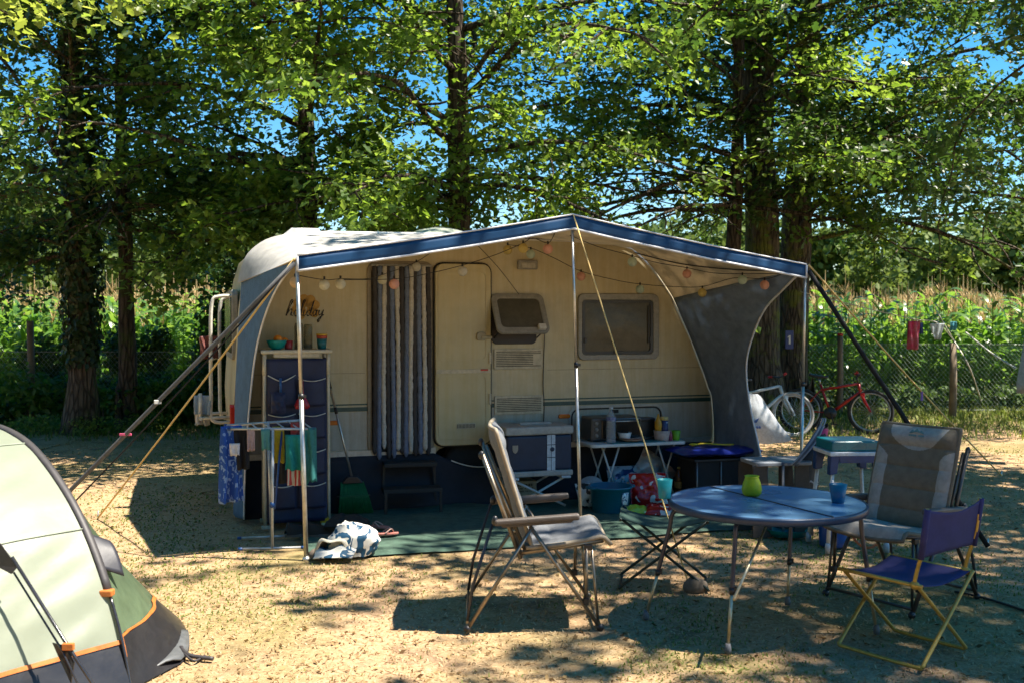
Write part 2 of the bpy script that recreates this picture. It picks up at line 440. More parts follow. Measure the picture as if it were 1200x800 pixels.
# fallen leaves and twigs
n=6500; y=3.7*(15/3.7)**rng.random(n); x=rng.uniform(-1,1,n)*(y*.6)
kp=np.array([not inmat(a,b) for a,b in zip(x,y)]); x=x[kp];y=y[kp];n=len(x)
z=np.array([gz(a,b) for a,b in zip(x,y)])+.008
a=rng.uniform(0,6.28,n); L=rng.uniform(.007,.024,n)
d=np.stack([np.cos(a)*L,np.sin(a)*L,rng.uniform(-.1,.4,n)*L],1); q=np.stack([-np.sin(a)*L*.35,np.cos(a)*L*.35,rng.uniform(-.2,.5,n)*L],1)
b=np.stack([x,y,z],1)
V=np.stack([b-d,b-q*.9,b+d,b+q],1).reshape(-1,3); k=np.arange(n)[:,None]*4
o=np_obj('fallen_leaves',V,[k+np.array([[0,1,2]]),k+np.array([[0,2,3]])],leafmat('dead_leaves',(.10,.055,.02),(.40,.27,.12),(.2,.1,.03),(.4,.25,.1),.2,.8,.2))
o['kind']='stuff'; o['label']='small brown fallen leaves scattered over the dry grass'; o['category']='leaves'

# ---- trees
LOBED=(np.array([[0,0],[.16,.16],[.12,.27],[.27,.40],[.17,.52],[.30,.68],[.17,.78],[.13,.93],[0,1.0],[-.13,.93],[-.17,.78],[-.30,.68],[-.17,.52],[-.27,.40],[-.12,.27],[-.16,.16]]),
       [[0,1,2,3,4,5,6,7,8],[0,8,9,10,11,12,13,14,15]])
HEX=(np.array([[0,0],[.24,.32],[.26,.68],[0,1.0],[-.26,.68],[-.24,.32]]),[[0,1,2,3],[0,3,4,5]])
def leaves(name,P,D,N,L,tpl,mat,parent,fold=.25):
    n=len(P); T,Fs=tpl
    D=D/np.linalg.norm(D,axis=1,keepdims=True); B=np.cross(D,N); B/=np.linalg.norm(B,axis=1,keepdims=True)+1e-9; N2=np.cross(B,D)
    k=len(T); Lx=L[:,None,None]
    curl=rng.uniform(-.35,.15,n)[:,None]
    zz=np.abs(T[None,:,0])*fold+curl*(T[None,:,1]**2)
    V=P[:,None,:]+Lx*(T[None,:,0,None]*B[:,None,:]*1.15+T[None,:,1,None]*D[:,None,:]+zz[:,:,None]*N2[:,None,:])
    base=np.arange(n)[:,None]*k
    return np_obj(name,V.reshape(-1,3),[base+np.array([f]) for f in Fs],mat,parent)
def axisdir(a,e): return Vector((math.cos(a)*math.cos(e),math.sin(a)*math.cos(e),math.sin(e)))
MID=(np.array([[0,0],[.19,.24],[.12,.38],[.29,.58],[.15,.78],[0,1.0],[-.15,.78],[-.29,.58],[-.12,.38],[-.19,.24]]),[[0,1,2,3,4,5],[0,5,6,7,8,9]])
VIS=[(92,92,15,[(60,335)],14.3),(152,150,11,[(205,420)],15),(366,362,12,[(118,268)],14.4),(534,533,14,[(0,128),(195,270)],13.7),(858,856,11,[(135,300)],15.6),(908,880,20,[(25,150),(255,330)],16.2),(958,917,17,[(0,70),(205,330)],16.2)]
def open_trunks(x,y,z):
    px=600+1200*x/y; py=370-1200*(z-1.7)/y
    if 690<px<815 and 185+abs(px-750)*.25<py<300: return random.random()<.22
    if px>1040 and 262<py<345 and y<30: return random.random()<.15
    for (p0,p1,hwd,rg,Y) in VIS:
        if y<Y and abs(px-lerp(p0,p1,py/400))<hwd+9 and any(q0<py<q1 for q0,q1 in rg): return random.random()<.12
    return True
def oak(name,label,base,h,r0,R,hmin,nl,lean=(0,0),seed=1,leaf=.122,per=20,tpl=MID,lm=None,bm_=None,side=8,sp=.30,droop=.5,extra=(),gap=open_trunks,ztop=99,group='oak trees around the pitch',wob=.25,clip=None):
    rr=random.Random(seed); r=thing(name,label,'tree',base,0,group)
    # trunk
    K=12; tp=[];tr=[]
    ph=rr.random()*6
    for i in range(K+1):
        t=i/K
        tp.append(Vector((lean[0]*t*h+wob*math.sin(ph+t*5)*t, lean[1]*t*h+wob*math.cos(ph*2+t*4)*t, t*h-.12)))
        tr.append(r0*((1-t)**.75*.93+.07)+ (r0*.55*math.exp(-t*h/.28) ))
    tp2=smooth(tp,3); tr2=[]
    for i in range(len(tp2)):
        f=i/3; a=int(min(f,K-1)); tr2.append(lerp(tr[a],tr[a+1],min(1,f-a)))
    tb=MB(); tb.tube(tp2,tr2,14)
    # rough outline
    for i,v in enumerate(tb.v):
        p=Vector(v); q=noise.noise(Vector((p.x*4+seed,p.y*4,p.z*1.2)))*.10*r0*2
        c=tp2[min(len(tp2)-1,i//14)]; d=(p-c)*(1+q/r0*1.0); tb.v[i]=tuple(c+d)
    obj('trunk',tb,bm_,r)
    def trunkat(z):
        f=max(0,min(.999,(z+.12)/h))*(len(tp2)-1); i=int(f); return tp2[i].lerp(tp2[i+1],f-i), lerp(tr2[i],tr2[i+1],f-i)
    lb=MB(); C=[]; CD=[]
    limbs=[]
    a0=rr.random()*6.28
    for i in range(nl):
        t=(i+.5*rr.random())/nl
        z=hmin+(h*.97-hmin)*t
        a=a0+i*2.39996+rr.uniform(-.3,.3)
        prof=(1-.75*t**1.6)*(.75+.25*min(1,t*4))
        limbs.append((z,a,R*prof*rr.uniform(.75,1.1),rr.uniform(-.05,.65)+.5*t))
    for e in extra: limbs.append(e)
    for (z,a,L,el) in limbs:
        p,tr_=trunkat(z); pts=[p.copy()]; d=axisdir(a,el); k=8; q=p.copy()
        for j in range(k):
            t=(j+1)/k
            d=(d+Vector((rr.uniform(-.22,.22),rr.uniform(-.22,.22),rr.uniform(-.14,.14)-droop*.16*(1 if t>.35 else .2)))).normalized()
            q=q+d*(L/k); pts.append(q.copy())
        rb=max(.014,min(tr_*.5,min(.011*L+.008,.05)))
        lb.tube(pts,[rb*(1-j/k*.85) for j in range(k+1)],6)
        for s in range(side):
            t=.10+.88*(s+rr.random())/side; f=t*k; j=min(k-1,int(f)); b=pts[j].lerp(pts[j+1],f-j)
            dd=(pts[j+1]-pts[j]).normalized(); sg=1 if s%2 else -1
            sd=(Matrix.Rotation(sg*rr.uniform(.6,1.3),3,'Z')@dd); sd.z=sd.z*.5+rr.uniform(-.45,.5); sd.normalize()
            l2=L*rr.uniform(.22,.42)*(1.15-.55*t); sps=[b]; q2=b.copy(); n2=max(3,int(l2/sp))
            for m in range(n2):
                sd=(sd+Vector((rr.uniform(-.3,.3),rr.uniform(-.3,.3),rr.uniform(-.22,.16)-droop*.08))).normalized()
                q2=q2+sd*(l2/n2); sps.append(q2.copy())
                C.append(q2.copy()); CD.append(sd.copy())
            lb.tube(sps,[max(.006,rb*.38*(1-.8*m/n2)) for m in range(n2+1)],4)
        C.append(pts[-1].copy()); CD.append(d.copy())
    obj('limbs',lb,bm_,r)
    C=np.array([tuple(c) for c in C]); CD=np.array([tuple(c) for c in CD])
    if gap is not None:
        kk=np.array([gap(*(c+np.array(base))) for c in C]); C=C[kk]; CD=CD[kk]
    n=len(C)*per
    P=np.repeat(C,per,0)+rng.normal(0,1,(n,3))*(np.array([.20,.20,.13])*rng.uniform(.6,1.35,(len(C),1)).repeat(per,0))
    D=np.repeat(CD,per,0)*.5+rng.normal(0,.6,(n,3)); D[:,2]=D[:,2]*.5-.12
    N=np.array([0,0,1.0])+rng.normal(0,.50,(len(C),3)).repeat(per,0)+rng.normal(0,.30,(n,3))
    L=rng.uniform(.55,1.25,n)*leaf
    leaves('crown',P,D,N,L,tpl,lm,r)
    return r
lm_oak=leafmat('oak_leaves',(.036,.082,.012),(.09,.155,.026),(.18,.32,.02),(.40,.54,.07),.46,.42,.45)
lm_dark=leafmat('oak_leaves_deep_green',(.018,.046,.012),(.048,.096,.020),(.075,.165,.02),(.17,.29,.04),.36,.42,.4)
lm_pale=leafmat('oak_leaves_pale_green',(.06,.10,.014),(.14,.19,.035),(.28,.38,.03),(.52,.58,.10),.48,.45,.4)
bk_d=barkmat('dark_oak_bark',(.045,.034,.026),(.13,.10,.075))
bk_l=barkmat('mossy_oak_bark',(.045,.036,.028),(.17,.135,.10),(.13,.15,.03))
bk_i=barkmat('brown_oak_bark',(.07,.048,.035),(.20,.14,.10),(.09,.11,.03))
PI=math.pi
# behind the caravan, from left to right
t1=oak('oak_tree','thick oak tree with a trunk wrapped in ivy, behind the tent',gnd(97,507)-Vector((0,0,0)),11,.20,3.6,2.5,24,(-.004,.0),11,per=36,bm_=bk_i,lm=lm_dark,extra=[(3.0,-1.2,3.2,.3),(3.6,-2.2,3.5,.35),(3.3,3.4,3.5,.2),(2.6,2.6,3.4,.1)])
n=5200; zz=rng.uniform(1.0,6.8,n)**1.0; aa=rng.uniform(0,6.28,n); rr_=.20+rng.uniform(0,.12,n)*np.minimum(1,(zz-.6)/1.2)
P=np.stack([np.cos(aa)*rr_,np.sin(aa)*rr_,zz],1); Nn=np.stack([np.cos(aa),np.sin(aa),0*aa+.3],1)+rng.normal(0,.35,(n,3)); D=np.stack([rng.normal(0,.5,n),rng.normal(0,.5,n),-1+0*aa],1)
leaves('ivy',P,D,Nn,rng.uniform(.06,.11,n),HEX,leafmat('ivy_leaves',(.012,.03,.008),(.04,.07,.018),(.06,.10,.01),(.12,.18,.03),.2,.4,.4),t1)
oak('oak_tree','slender bare trunked oak tree just right of the ivy covered one',gnd(150,500),10.5,.135,3.2,2.9,20,(.006,0),12,per=36,bm_=bk_i,lm=lm_dark,extra=[(3.2,-1.4,3.4,.2),(3.7,-.4,3.4,.25),(3.1,1.5,3,.1),(3.0,.4,3.0,.1)])
oak('oak_tree','oak tree rising behind the left end of the caravan roof',Vector((-2.95,14.9,0)),11.5,.16,3.8,3.1,26,(.0,-.0),13,per=36,bm_=bk_d,lm=lm_oak,extra=[(3.5,-1.9,4.2,.3),(4.1,-1.2,4.6,.35),(4.4,-2.6,4.4,.3),(5.0,-1.6,4.8,.4),(3.4,-.6,3.2,.15),(3.2,-1.1,3.4,.05),(3.0,-2.1,3.0,.05),(3.3,-1.6,3.6,.08),(3.9,3.6,3.4,.2),(3.5,2.9,3.4,.1)])
oak('oak_tree','straight dark trunked oak tree behind the middle of the caravan',Vector((-.79,14.2,0)),12.5,.19,4.4,3.6,26,(0.0,0),14,per=36,bm_=bk_d,lm=lm_oak,extra=[(4.0,-2.2,4.2,.25),(4.3,3.5,3.6,.35),(5.0,-1.9,4.8,.4),(3.9,-.5,3.6,.12),(3.6,.2,3.8,.12),(4.6,-.9,4.4,.3),(5.6,-2.6,5.0,.4),(3.3,-2.9,2.8,.25),(3.4,-1.6,3.6,.06),(3.3,-2.5,3.6,.04),(3.4,-.8,3.8,.03),(3.2,2.9,3.0,.05)])
oak('oak_tree','thin dark oak tree behind the right half of the awning',Vector((3.45,16.2,0)),11,.15,3.9,3.3,22,(0.004,0),15,per=36,bm_=bk_d,lm=lm_oak,extra=[(3.7,-2.4,4.0,.15),(3.4,-1.7,4.0,.05),(3.3,-2.9,3.8,.05),(4.2,3.3,4.2,.2),(3.6,2.8,3.8,.1),(4.8,-1.8,3.8,.3)])
oak('oak_tree','broad mossy oak tree with the blue tag, behind the awning wall',gnd(889,489),13,.34,5.4,3.4,28,(.018,-.0),16,per=36,bm_=bk_l,lm=lm_dark,extra=[(4.2,-1.4,4.6,.25),(4.8,-2.3,4.6,.3),(3.6,-.7,4.6,.15)])
oak('oak_tree','leaning oak tree beside the broad mossy one, left of the bicycles',gnd(924,484),13,.29,5.6,3.0,30,(.055,0),17,per=36,bm_=bk_l,lm=lm_dark,extra=[(3.6,-.5,5.6,.15),(3.3,-1.0,5.0,.1),(4.4,-.2,6.2,.2),(5.0,-.9,6.0,.3),(4.1,.3,5.6,.15),(3.0,-.1,5.0,.1),(5.6,-.3,6.2,.2),(4.8,.1,6.6,.2),(6.2,-.6,6.4,.25),(5.2,-.5,6.8,.12)])
# trees at the rim of the clearing, beside the camera: they shade the pitch
oak('oak_tree','oak tree at the right edge, only its hanging branches in view',Vector((8.6,9.6,0)),12,.26,4.6,4.4,24,(.0,0),18,leaf=.13,per=36,bm_=bk_d,lm=lm_dark,side=7,extra=[(4.6,2.6,4.2,.25),(5.0,3.2,4.6,.3),(7.0,3.25,7.6,.1),(7.6,3.05,7.8,.12),(6.6,3.4,7.4,.1),(8.2,3.2,8,.12)])
oak('oak_tree','oak tree whose low branch with big leaves hangs over the tent',Vector((-5.6,7.2,0)),11,.24,3.6,4.6,20,(0,0),19,leaf=.105,per=26,tpl=LOBED,bm_=bk_d,lm=lm_pale,side=6,extra=[(3.9,-.42,3.0,.0),(4.1,-.25,3.0,.02),(4.2,.15,2.6,.05),(4.4,-.6,3.2,.05)])
t20=oak('unseen_trees','unseen oak at the rim of the clearing, placed to shade the table and chairs',Vector((9.6,4.9,0)),15,.28,4.8,7.2,20,(.0,0),20,leaf=.16,per=14,tpl=HEX,bm_=bk_d,lm=lm_oak,side=8,sp=.42,extra=[(9.6,2.9,6.4,.12),(10.6,2.6,6.2,.1),(9.0,3.3,5.6,.1),(11,3.1,6.6,.1),(10.0,2.75,6.8,.15),(11.4,2.85,6.2,.1),(8.6,2.5,6.0,.1)])
t20['kind']='stuff'  # single oak out of view, added for its shade on the pitch
# ---- far wood behind the corn
P=[];N=[]
frng=random.Random(5)
crowns=[]
for i in range(72):
    x=-50+i*1.55+frng.uniform(-.8,.8); y=frng.uniform(58,74)
    hh=frng.uniform(5.4,7.0)+ (3.2 if x>22 else 0)*min(1,(x-22)/8 if x>22 else 0)+(2.6 if x<-5 else .6)+(3.0 if x<-18 else 0)+(1.5 if 10<x<=22 else 0)
    crowns.append((x,y,hh,frng.uniform(2.6,3.8)))
for (x,y,hh,rw) in crowns:
    for k in range(9):
        a=frng.random()*6.28; q=frng.random()
        c=np.array([x+math.cos(a)*rw*q*.7,y+math.sin(a)*rw*q*.7,hh*(.3+.6*frng.random())*(1-.25*q)]); rb=rw*frng.uniform(.32,.55)
        m=230; d=rng.normal(0,1,(m,3)); d/=np.linalg.norm(d,axis=1,keepdims=True)
        s=(.75+.35*rng.random(m))[:,None]
        P.append(c+d*s*rb); N.append(d+rng.normal(0,.5,(m,3)))
P=np.concatenate(P);N=np.concatenate(N)
o=leaves('far_wood',P,rng.normal(0,1,P.shape),N,rng.uniform(.28,.6,len(P)),HEX,leafmat('far_foliage',(.035,.07,.014),(.12,.17,.035),(.12,.2,.03),(.28,.36,.07),.3,.6,.2),None)
o['kind']='stuff'; o['label']='wood of pale green trees beyond the corn field'; o['category']='wood'
# ---- woodland all round behind the viewer: added out of view to cut the sky light
P=[];N=[]
for i in range(40):
    an=rad(150+240*i/39)+frng.uniform(-.05,.05); q=frng.uniform(14,19); x=math.sin(an)*q*1.15; y=math.cos(an)*q
    if y>4: continue
    hh=frng.uniform(10,14)
    for k in range(8):
        c=np.array([x+frng.uniform(-2,2),y+frng.uniform(-2,2),hh*frng.uniform(.12,.95)]); rb=frng.uniform(1.4,2.3)
        m=120; dd=rng.normal(0,1,(m,3)); dd/=np.linalg.norm(dd,axis=1,keepdims=True)
        P.append(c+dd*rb*(.6+.5*rng.random(m))[:,None]); N.append(dd+rng.normal(0,.5,(m,3)))
P=np.concatenate(P);N=np.concatenate(N)
o=leaves('unseen_trees',P,rng.normal(0,1,P.shape),N,rng.uniform(.4,.8,len(P)),HEX,lm_dark,None)
o['kind']='stuff'; o['label']='woodland added behind the viewer to block open sky'; o['category']='wood'
# ---- maize field
def corn():
    vs=[];f4=[];f3=[];mi4=[]
    out=[]
    for v in range(7):
        cr=np.random.default_rng(40+v); V=[];Fq=[];Mi=[]
        def ribbon(pts,wd,nrm,m):
            o=len(V); k=len(pts)
            for i,(p,ww,nn) in enumerate(zip(pts,wd,nrm)):
                V.append(p-nn*ww); V.append(p+nn*ww)
            for i in range(k-1):
                Fq.append([o+2*i,o+2*i+1,o+2*i+3,o+2*i+2]); Mi.append(m)
        Hh=1.86+cr.uniform(-.16,.12)
        for s in (np.array([1,0,0.]),np.array([0,1.,0])):
            ribbon([np.array([0,0,0.]),np.array([.01,0,Hh*.5]),np.array([0,.01,Hh])],[.014,.012,.007],[s]*3,0)
        az=cr.uniform(0,6.28)
        for i in range(11):
            z0=.18+ (Hh-.3)*i/10.5; a=az+(i%2)*np.pi+cr.uniform(-.5,.5); L=cr.uniform(.55,.85)*(1-.25*abs(i/10-.45)); el=cr.uniform(1.0,1.35)
            p=np.array([0,0,z0]); pts=[p];k=6
            for j in range(k):
                el-=cr.uniform(.16,.40); p=p+np.array([np.cos(a)*np.cos(el),np.sin(a)*np.cos(el),np.sin(el)])*L/k; pts.append(p)
            n0=np.array([-np.sin(a),np.cos(a),cr.uniform(-.5,.5)]); 
            ribbon(pts,[.022,.040,.045,.042,.035,.022,.003],[n0]*7,0)
        for i in range(8):
            a=cr.uniform(0,6.28); el=cr.uniform(.8,1.35); p=np.array([0,0,Hh-.04]); d=np.array([np.cos(a)*np.cos(el),np.sin(a)*np.cos(el),np.sin(el)]); L=cr.uniform(.14,.26)
            if i==0: d=np.array([0,0,1.]); L=.42
            ribbon([p,p+d*L*.5,p+d*L+np.array([d[0],d[1],0])*.05],[.007,.009,.004],[np.array([-np.sin(a),np.cos(a),0])]*3,1)
        out.append((np.array(V),np.array(Fq),np.array(Mi)))
    VV=[];FF=[];MM=[];o=0
    rows=[19.3+.5*i for i in range(8)]+[23.4+1.0*i for i in range(14)]
    for ri,y in enumerate(rows):
        st=.19 if ri<8 else .27; xm=y*.66+2
        for x in np.arange(-xm,xm,st):
            if -2.6<x<5.2 and ri>4: continue
            V,Fq,Mi=out[rng.integers(7)]; a=rng.uniform(0,6.28); s=rng.uniform(.80,1.14)
            R=np.array([[np.cos(a),-np.sin(a),0],[np.sin(a),np.cos(a),0],[0,0,1]])*s
            VV.append(V@R.T+np.array([x+rng.normal(0,.03),y+rng.normal(0,.06),-.02])); FF.append(Fq+o); MM.append(Mi); o+=len(V)
    ob=np_obj('corn_field',np.concatenate(VV),[np.concatenate(FF)],[leafmat('maize_leaves',(.055,.14,.018),(.12,.22,.04),(.18,.38,.03),(.34,.52,.07),.42,.33,.5),leafmat('maize_tassels',(.42,.28,.13),(.62,.46,.26),(.3,.2,.08),(.5,.35,.15),.3,.8,.2)],None,np.concatenate(MM))
    ob['kind']='stuff'; ob['label']='tall green corn field with tan tassels behind the fence'; ob['category']='corn'
corn()
# ---- undergrowth at the left fence
def bushmass(name,label,spec,mat,leaf,dens,kind,cat):
    P=[];N=[]
    for (x,y,z,rx,rz) in spec:
        m=int(dens*rx*rz*10); d=rng.normal(0,1,(m,3)); d/=np.linalg.norm(d,axis=1,keepdims=True)
        s=(.35+.7*rng.random(m)**.6)[:,None]
        P.append(np.array([x,y,z])+d*s*np.array([rx,rx*.6,rz])); N.append(d*.5+np.array([0,0,.7])+rng.normal(0,.4,(m,3)))
    P=np.concatenate(P); N=np.concatenate(N); k=P[:,2]>0.0; P=P[k];N=N[k]
    D=rng.normal(0,.7,P.shape); D[:,2]-=.3
    o=leaves(name,P,D,N,rng.uniform(.6,1.3,len(P))*leaf,HEX,mat,None)
    if kind: o['kind']=kind
    o['label']=label; o['category']=cat
    return o
lm_hedge=leafmat('bramble_leaves',(.03,.065,.015),(.075,.13,.03),(.10,.2,.02),(.2,.32,.05),.3,.5,.35)
sp_=[]
br=random.Random(9)
for i in range(40):
    sp_.append((-11.5+i*.235,br.uniform(16.5,17.6),br.uniform(.1,.55),br.uniform(.35,.6),br.uniform(.25,.5)))
for i in range(7): sp_.append((br.uniform(-11,-2.5),br.uniform(16.6,17.6),br.uniform(.8,1.2),br.uniform(.25,.4),br.uniform(.3,.45)))
bushmass('undergrowth','dark green bramble undergrowth below the corn on the left',sp_,lm_hedge,.10,420,'stuff','undergrowth')
bushmass('hedge','fresh green leafy hedge in front of the fence on the left',[(-12+i*.62,br.uniform(15.7,16.0),br.uniform(.25,.6)+(.9 if i<5 else 0),br.uniform(.4,.6),br.uniform(.3,.5)) for i in range(14)],lm_oak,.10,240,'stuff','hedge')
bushmass('fern_bush','pale green fern like bush beside the left fence post',[(-5.85,15.9,.35,.55,.42),(-5.4,16.0,.25,.4,.3)],lm_pale,.075,520,None,'bush')
bushmass('sapling','young leafy sapling between the slim trunk and the caravan',[(-4.2,15.9,1.5,.75,.9),(-4.35,15.8,.7,.5,.6),(-3.8,15.7,2.3,.6,.5)],lm_dark,.10,330,None,'bush')
bushmass('ivy_clump','low weeds around the foot of the two left oak trees',[(-6.0,14.7,.12,.45,.16),(-5.3,15.1,.12,.4,.18),(-6.9,14.9,.12,.5,.15)],lm_pale,.05,900,'stuff','weeds')
bushmass('shaded_weeds','dark weeds below the fence behind the bicycles',[(4.6+i*.7+br.uniform(-.3,.3),18.7,.15,.5,br.uniform(.2,.45)) for i in range(14)],lm_hedge,.09,420,'stuff','weeds')
# moss and sprouts at the foot of the big oak
# ---- fences
wood=M('weathered_post_wood',(.26,.20,.14),(.15,.11,.075),.85,0,3,.6,40)
wire=M('galvanised_wire',(.42,.46,.40),rough=.45,metal=.6)
def fence(name,label,x0,x1,y,h):
    r=thing(name,label,'fence',((x0+x1)/2,y,0)); c=(x0+x1)/2
    cell=.075; n=int((x1-x0)/cell); V=[];Fq=[];o=0
    for sg in (1,-1):
        for i in range(n):
            xa=x0-c+i*cell; xb=xa+sg*h*.85
            a=np.array([xa,0,.03]);b=np.array([xb,0.004*sg,h])
            if xb<x0-c or xb>x1-c:
                t=((x0-c if xb<x0-c else x1-c)-xa)/(xb-xa); b=a+(b-a)*t
            d=(b-a)/np.linalg.norm(b-a); p=np.array([d[2],0,-d[0]])*.0022; q=np.array([0,.0022,0])
            V+= [a+p,a-p*.5+q,a-p*.5-q,b+p,b-p*.5+q,b-p*.5-q]
            Fq+=[[o,o+1,o+4,o+3],[o+1,o+2,o+5,o+4],[o+2,o,o+3,o+5]]; o+=6
    np_obj('chain_link',np.array(V),[np.array(Fq)],wire,r)
    m=MB()
    for z in (.06,h-.02): m.tube([(x0-c,0,z),(x1-c,0,z)],.004,5)
    obj('tension_wire',m,wire,r)
    return r,c
def post(r,c,px,lab,hh,rad_=.05,red=False,y=17.9):
    m=MB(); x=px-c; m.tube([(x,-.05,-.1),(x+.01,-.05,hh*.5),(x,-.05,hh)],[rad_,rad_*.96,rad_*.9],9)
    p=obj('post',m,wood,r)
    if red:
        k=MB(); k.tube([(x,-.05,hh),(x,-.05,hh+.05)],rad_*.95,9); obj('cap',k,M('red_paint',(.5,.04,.02)),p)
fr,fc=fence('wire_fence','sagging chain link fence with wooden posts before the corn, right side',3.2,15,17.9,1.22)
post(fr,fc,5.72,'',1.35,.055,True); post(fr,fc,9.6,'',1.3); post(fr,fc,12.6,'',1.3)
fl,fc2=fence('wire_fence','chain link fence with a grey post in the undergrowth, left side',-13,-2.6,16.2,1.15)
for q in (-7.6,-11,-4.35): post(fl,fc2,q,'',1.62 if q==-7.6 else 1.3,.06)
# ================================================================= CARAVAN
cream=M('caravan_cream_paint',(.53,.47,.31),(.50,.44,.285),.42,0,1.2,.30,95,dirt=.06,streak=.07)
creamd=M('caravan_door_cream',(.50,.44,.26),(.47,.41,.24),.40,0,1.0,.14,160,dirt=.05,streak=.05)
roofw=M('caravan_white_roof',(.80,.79,.75),(.70,.69,.64),.45,0,1.5,.1,60,dirt=.1)
lowgrey=M('caravan_lower_grey',(.44,.42,.36),(.40,.38,.32),.45,0,1.2,.30,95,dirt=.06,streak=.14)
dkgreen=M('dark_green_stripe',(.015,.07,.06),rough=.4,bump=0)
black=M('black_rubber',(.012,.012,.012),rough=.7)
blackpl=M('black_plastic',(.018,.018,.02),rough=.4)
greypl=M('grey_window_frame',(.30,.29,.26),rough=.45)
amber=M('amber_lens',(.75,.16,.01),rough=.2,bump=0)
redl=M('red_lens',(.55,.02,.01),rough=.25,bump=0)
ventw=M('cream_vent_plastic',(.60,.53,.38),rough=.5,bump=.05)
ventd=M('vent_shadow_slot',(.10,.085,.055),rough=.8,bump=0)
acry=M('dark_acrylic_glass',(.085,.08,.06),(.12,.11,.085),.24,0,3,.8,13,spec=.22,dirt=.1)
brownin=M('brown_window_opening',(.022,.014,.012),rough=.5)
white=M('white_plastic',(.72,.71,.66),rough=.4,dirt=.06)
steel=M('steel_tube',(.55,.55,.53),rough=.35,metal=.9,bump=.05)
alu=M('aluminium_pole',(.62,.60,.55),(.55,.53,.48),.38,.85,4,.05)
cv=thing('caravan','cream touring caravan with an open door, under the blue edged awning','caravan',CO,CA)
prof=[(.02,.46),(.0,.98),(.05,1.75),(.09,2.05),(.15,2.24),(.27,2.345),(.45,2.41),(.8,2.435),(2.0,2.445),(3.0,2.44),(3.45,2.42),(3.68,2.38),(3.86,2.22),(4.1,1.90),(4.3,1.53),(4.47,1.12),(4.555,.91),(4.58,.61),(4.55,.46)]
arch=[(2.50,.46),(2.47,.50),(2.40,.525),(1.86,.525),(1.78,.50),(1.74,.46)]
W_=2.12
def inset(poly,d):
    n=len(poly); out=[]
    for i in range(n):
        a=Vector(poly[i-1]);b=Vector(poly[i]);c=Vector(poly[(i+1)%n])
        n1=Vector((-(b-a).y,(b-a).x)).normalized(); n2=Vector((-(c-b).y,(c-b).x)).normalized()
        nn=(n1+n2); nn=nn.normalized() if nn.length>1e-6 else n1
        out.append(b-nn*d)
    return out
loop=prof+arch
secs=[(0,.055),(.006,.028),(.022,.010),(.05,0),(W_-.05,0),(W_-.022,.010),(W_-.006,.028),(W_,.055)]
mb=MB(); rows=[]
cx_=Vector((2.2,1.4))
for (v,ins) in secs:
    pl=inset(loop,ins) if ins else [Vector(p) for p in loop]
    # keep the lower edge straight
    rows.append([(p.x,v,max(p.y,.46) if q[1]<=.46 else p.y) for p,q in zip(pl,loop)])
n=len(loop); vs=[p for r in rows for p in r]; fs=[];ms=[]
for i in range(len(rows)-1):
    for j in range(n):
        a,b=i*n+j,i*n+(j+1)%n
        fs.append((a,b,b+n,a+n))
mb.v=list(vs)
for idx,f in enumerate(fs):
    j=idx%n; zc=sum(vs[k][2] for k in f)/4
    top=loop[j][1]>2.2 and loop[(j+1)%n][1]>2.2
    mb.f.append(list(f)); mb.m.append(1 if top else 0); mb.s.append(True)
mb.f.append(list(range(n))[::-1]); mb.m.append(0); mb.s.append(False)
mb.f.append(list(range((len(rows)-1)*n,len(rows)*n))); mb.m.append(0); mb.s.append(False)
body=obj('body',mb,[cream,roofw],cv,clean=True)
def plate(name,poly,v0,v1,mat,parent,bevel=0):
    m=MB(); m.prism(poly,lambda x,y,h:(x,h,y),v0,v1); return obj(name,m,mat,parent,bevel=bevel,clean=True)
# lower grey skirt panel and stripes (bands between u0 and the sloping end)
def endu(w):
    for a,b in zip(prof[13:],prof[14:]):
        if b[1]<=w<=a[1]: return lerp(a[0],b[0],(a[1]-w)/(a[1]-b[1]))
    return 4.5
def side_strip(name,segs,w0,w1,t,mat):
    m=MB()
    for (a,b) in segs:
        bb0=min(b,endu(w0)-.06); bb1=min(b,endu(w1)-.06)
        m.prism([(a,w0),(bb0,w0),(bb1,w1),(a,w1)],lambda x,y,h:(x,h,y),-t,.001)
    return objs(name,m,mat,cv,clean=True)
SEG=[(.06,1.125),(2.262,5)]
side_strip('lower_panel',SEG,.53,.862,.003,lowgrey)
st=side_strip('stripe',SEG,.868,.905,.004,dkgreen); side_strip('stripe',SEG,.922,.934,.004,dkgreen)
side_strip('seam',[(.06,1.10),(2.8,5)],1.198,1.204,.0025,M('panel_seam',(.36,.31,.20),rough=.6,bump=0))
side_strip('sill_rail',[(.04,1.73),(2.52,5)],.455,.525,.02,M('sill_aluminium',(.55,.53,.47),rough=.4,metal=.3))
# doorway and rounded frame
plate('door_frame',rrect(.60,1.70,.09,cx=1.42,cy=1.33),-.018,.001,M('door_frame_brown',(.30,.25,.17),rough=.5),cv,.006)
plate('doorway',rrect(.53,1.64,.07,cx=1.42,cy=1.325),-.022,.001,M('doorway_dark',(.012,.011,.010),rough=.8),cv)  # dark backing sheet in place of the unlit interior
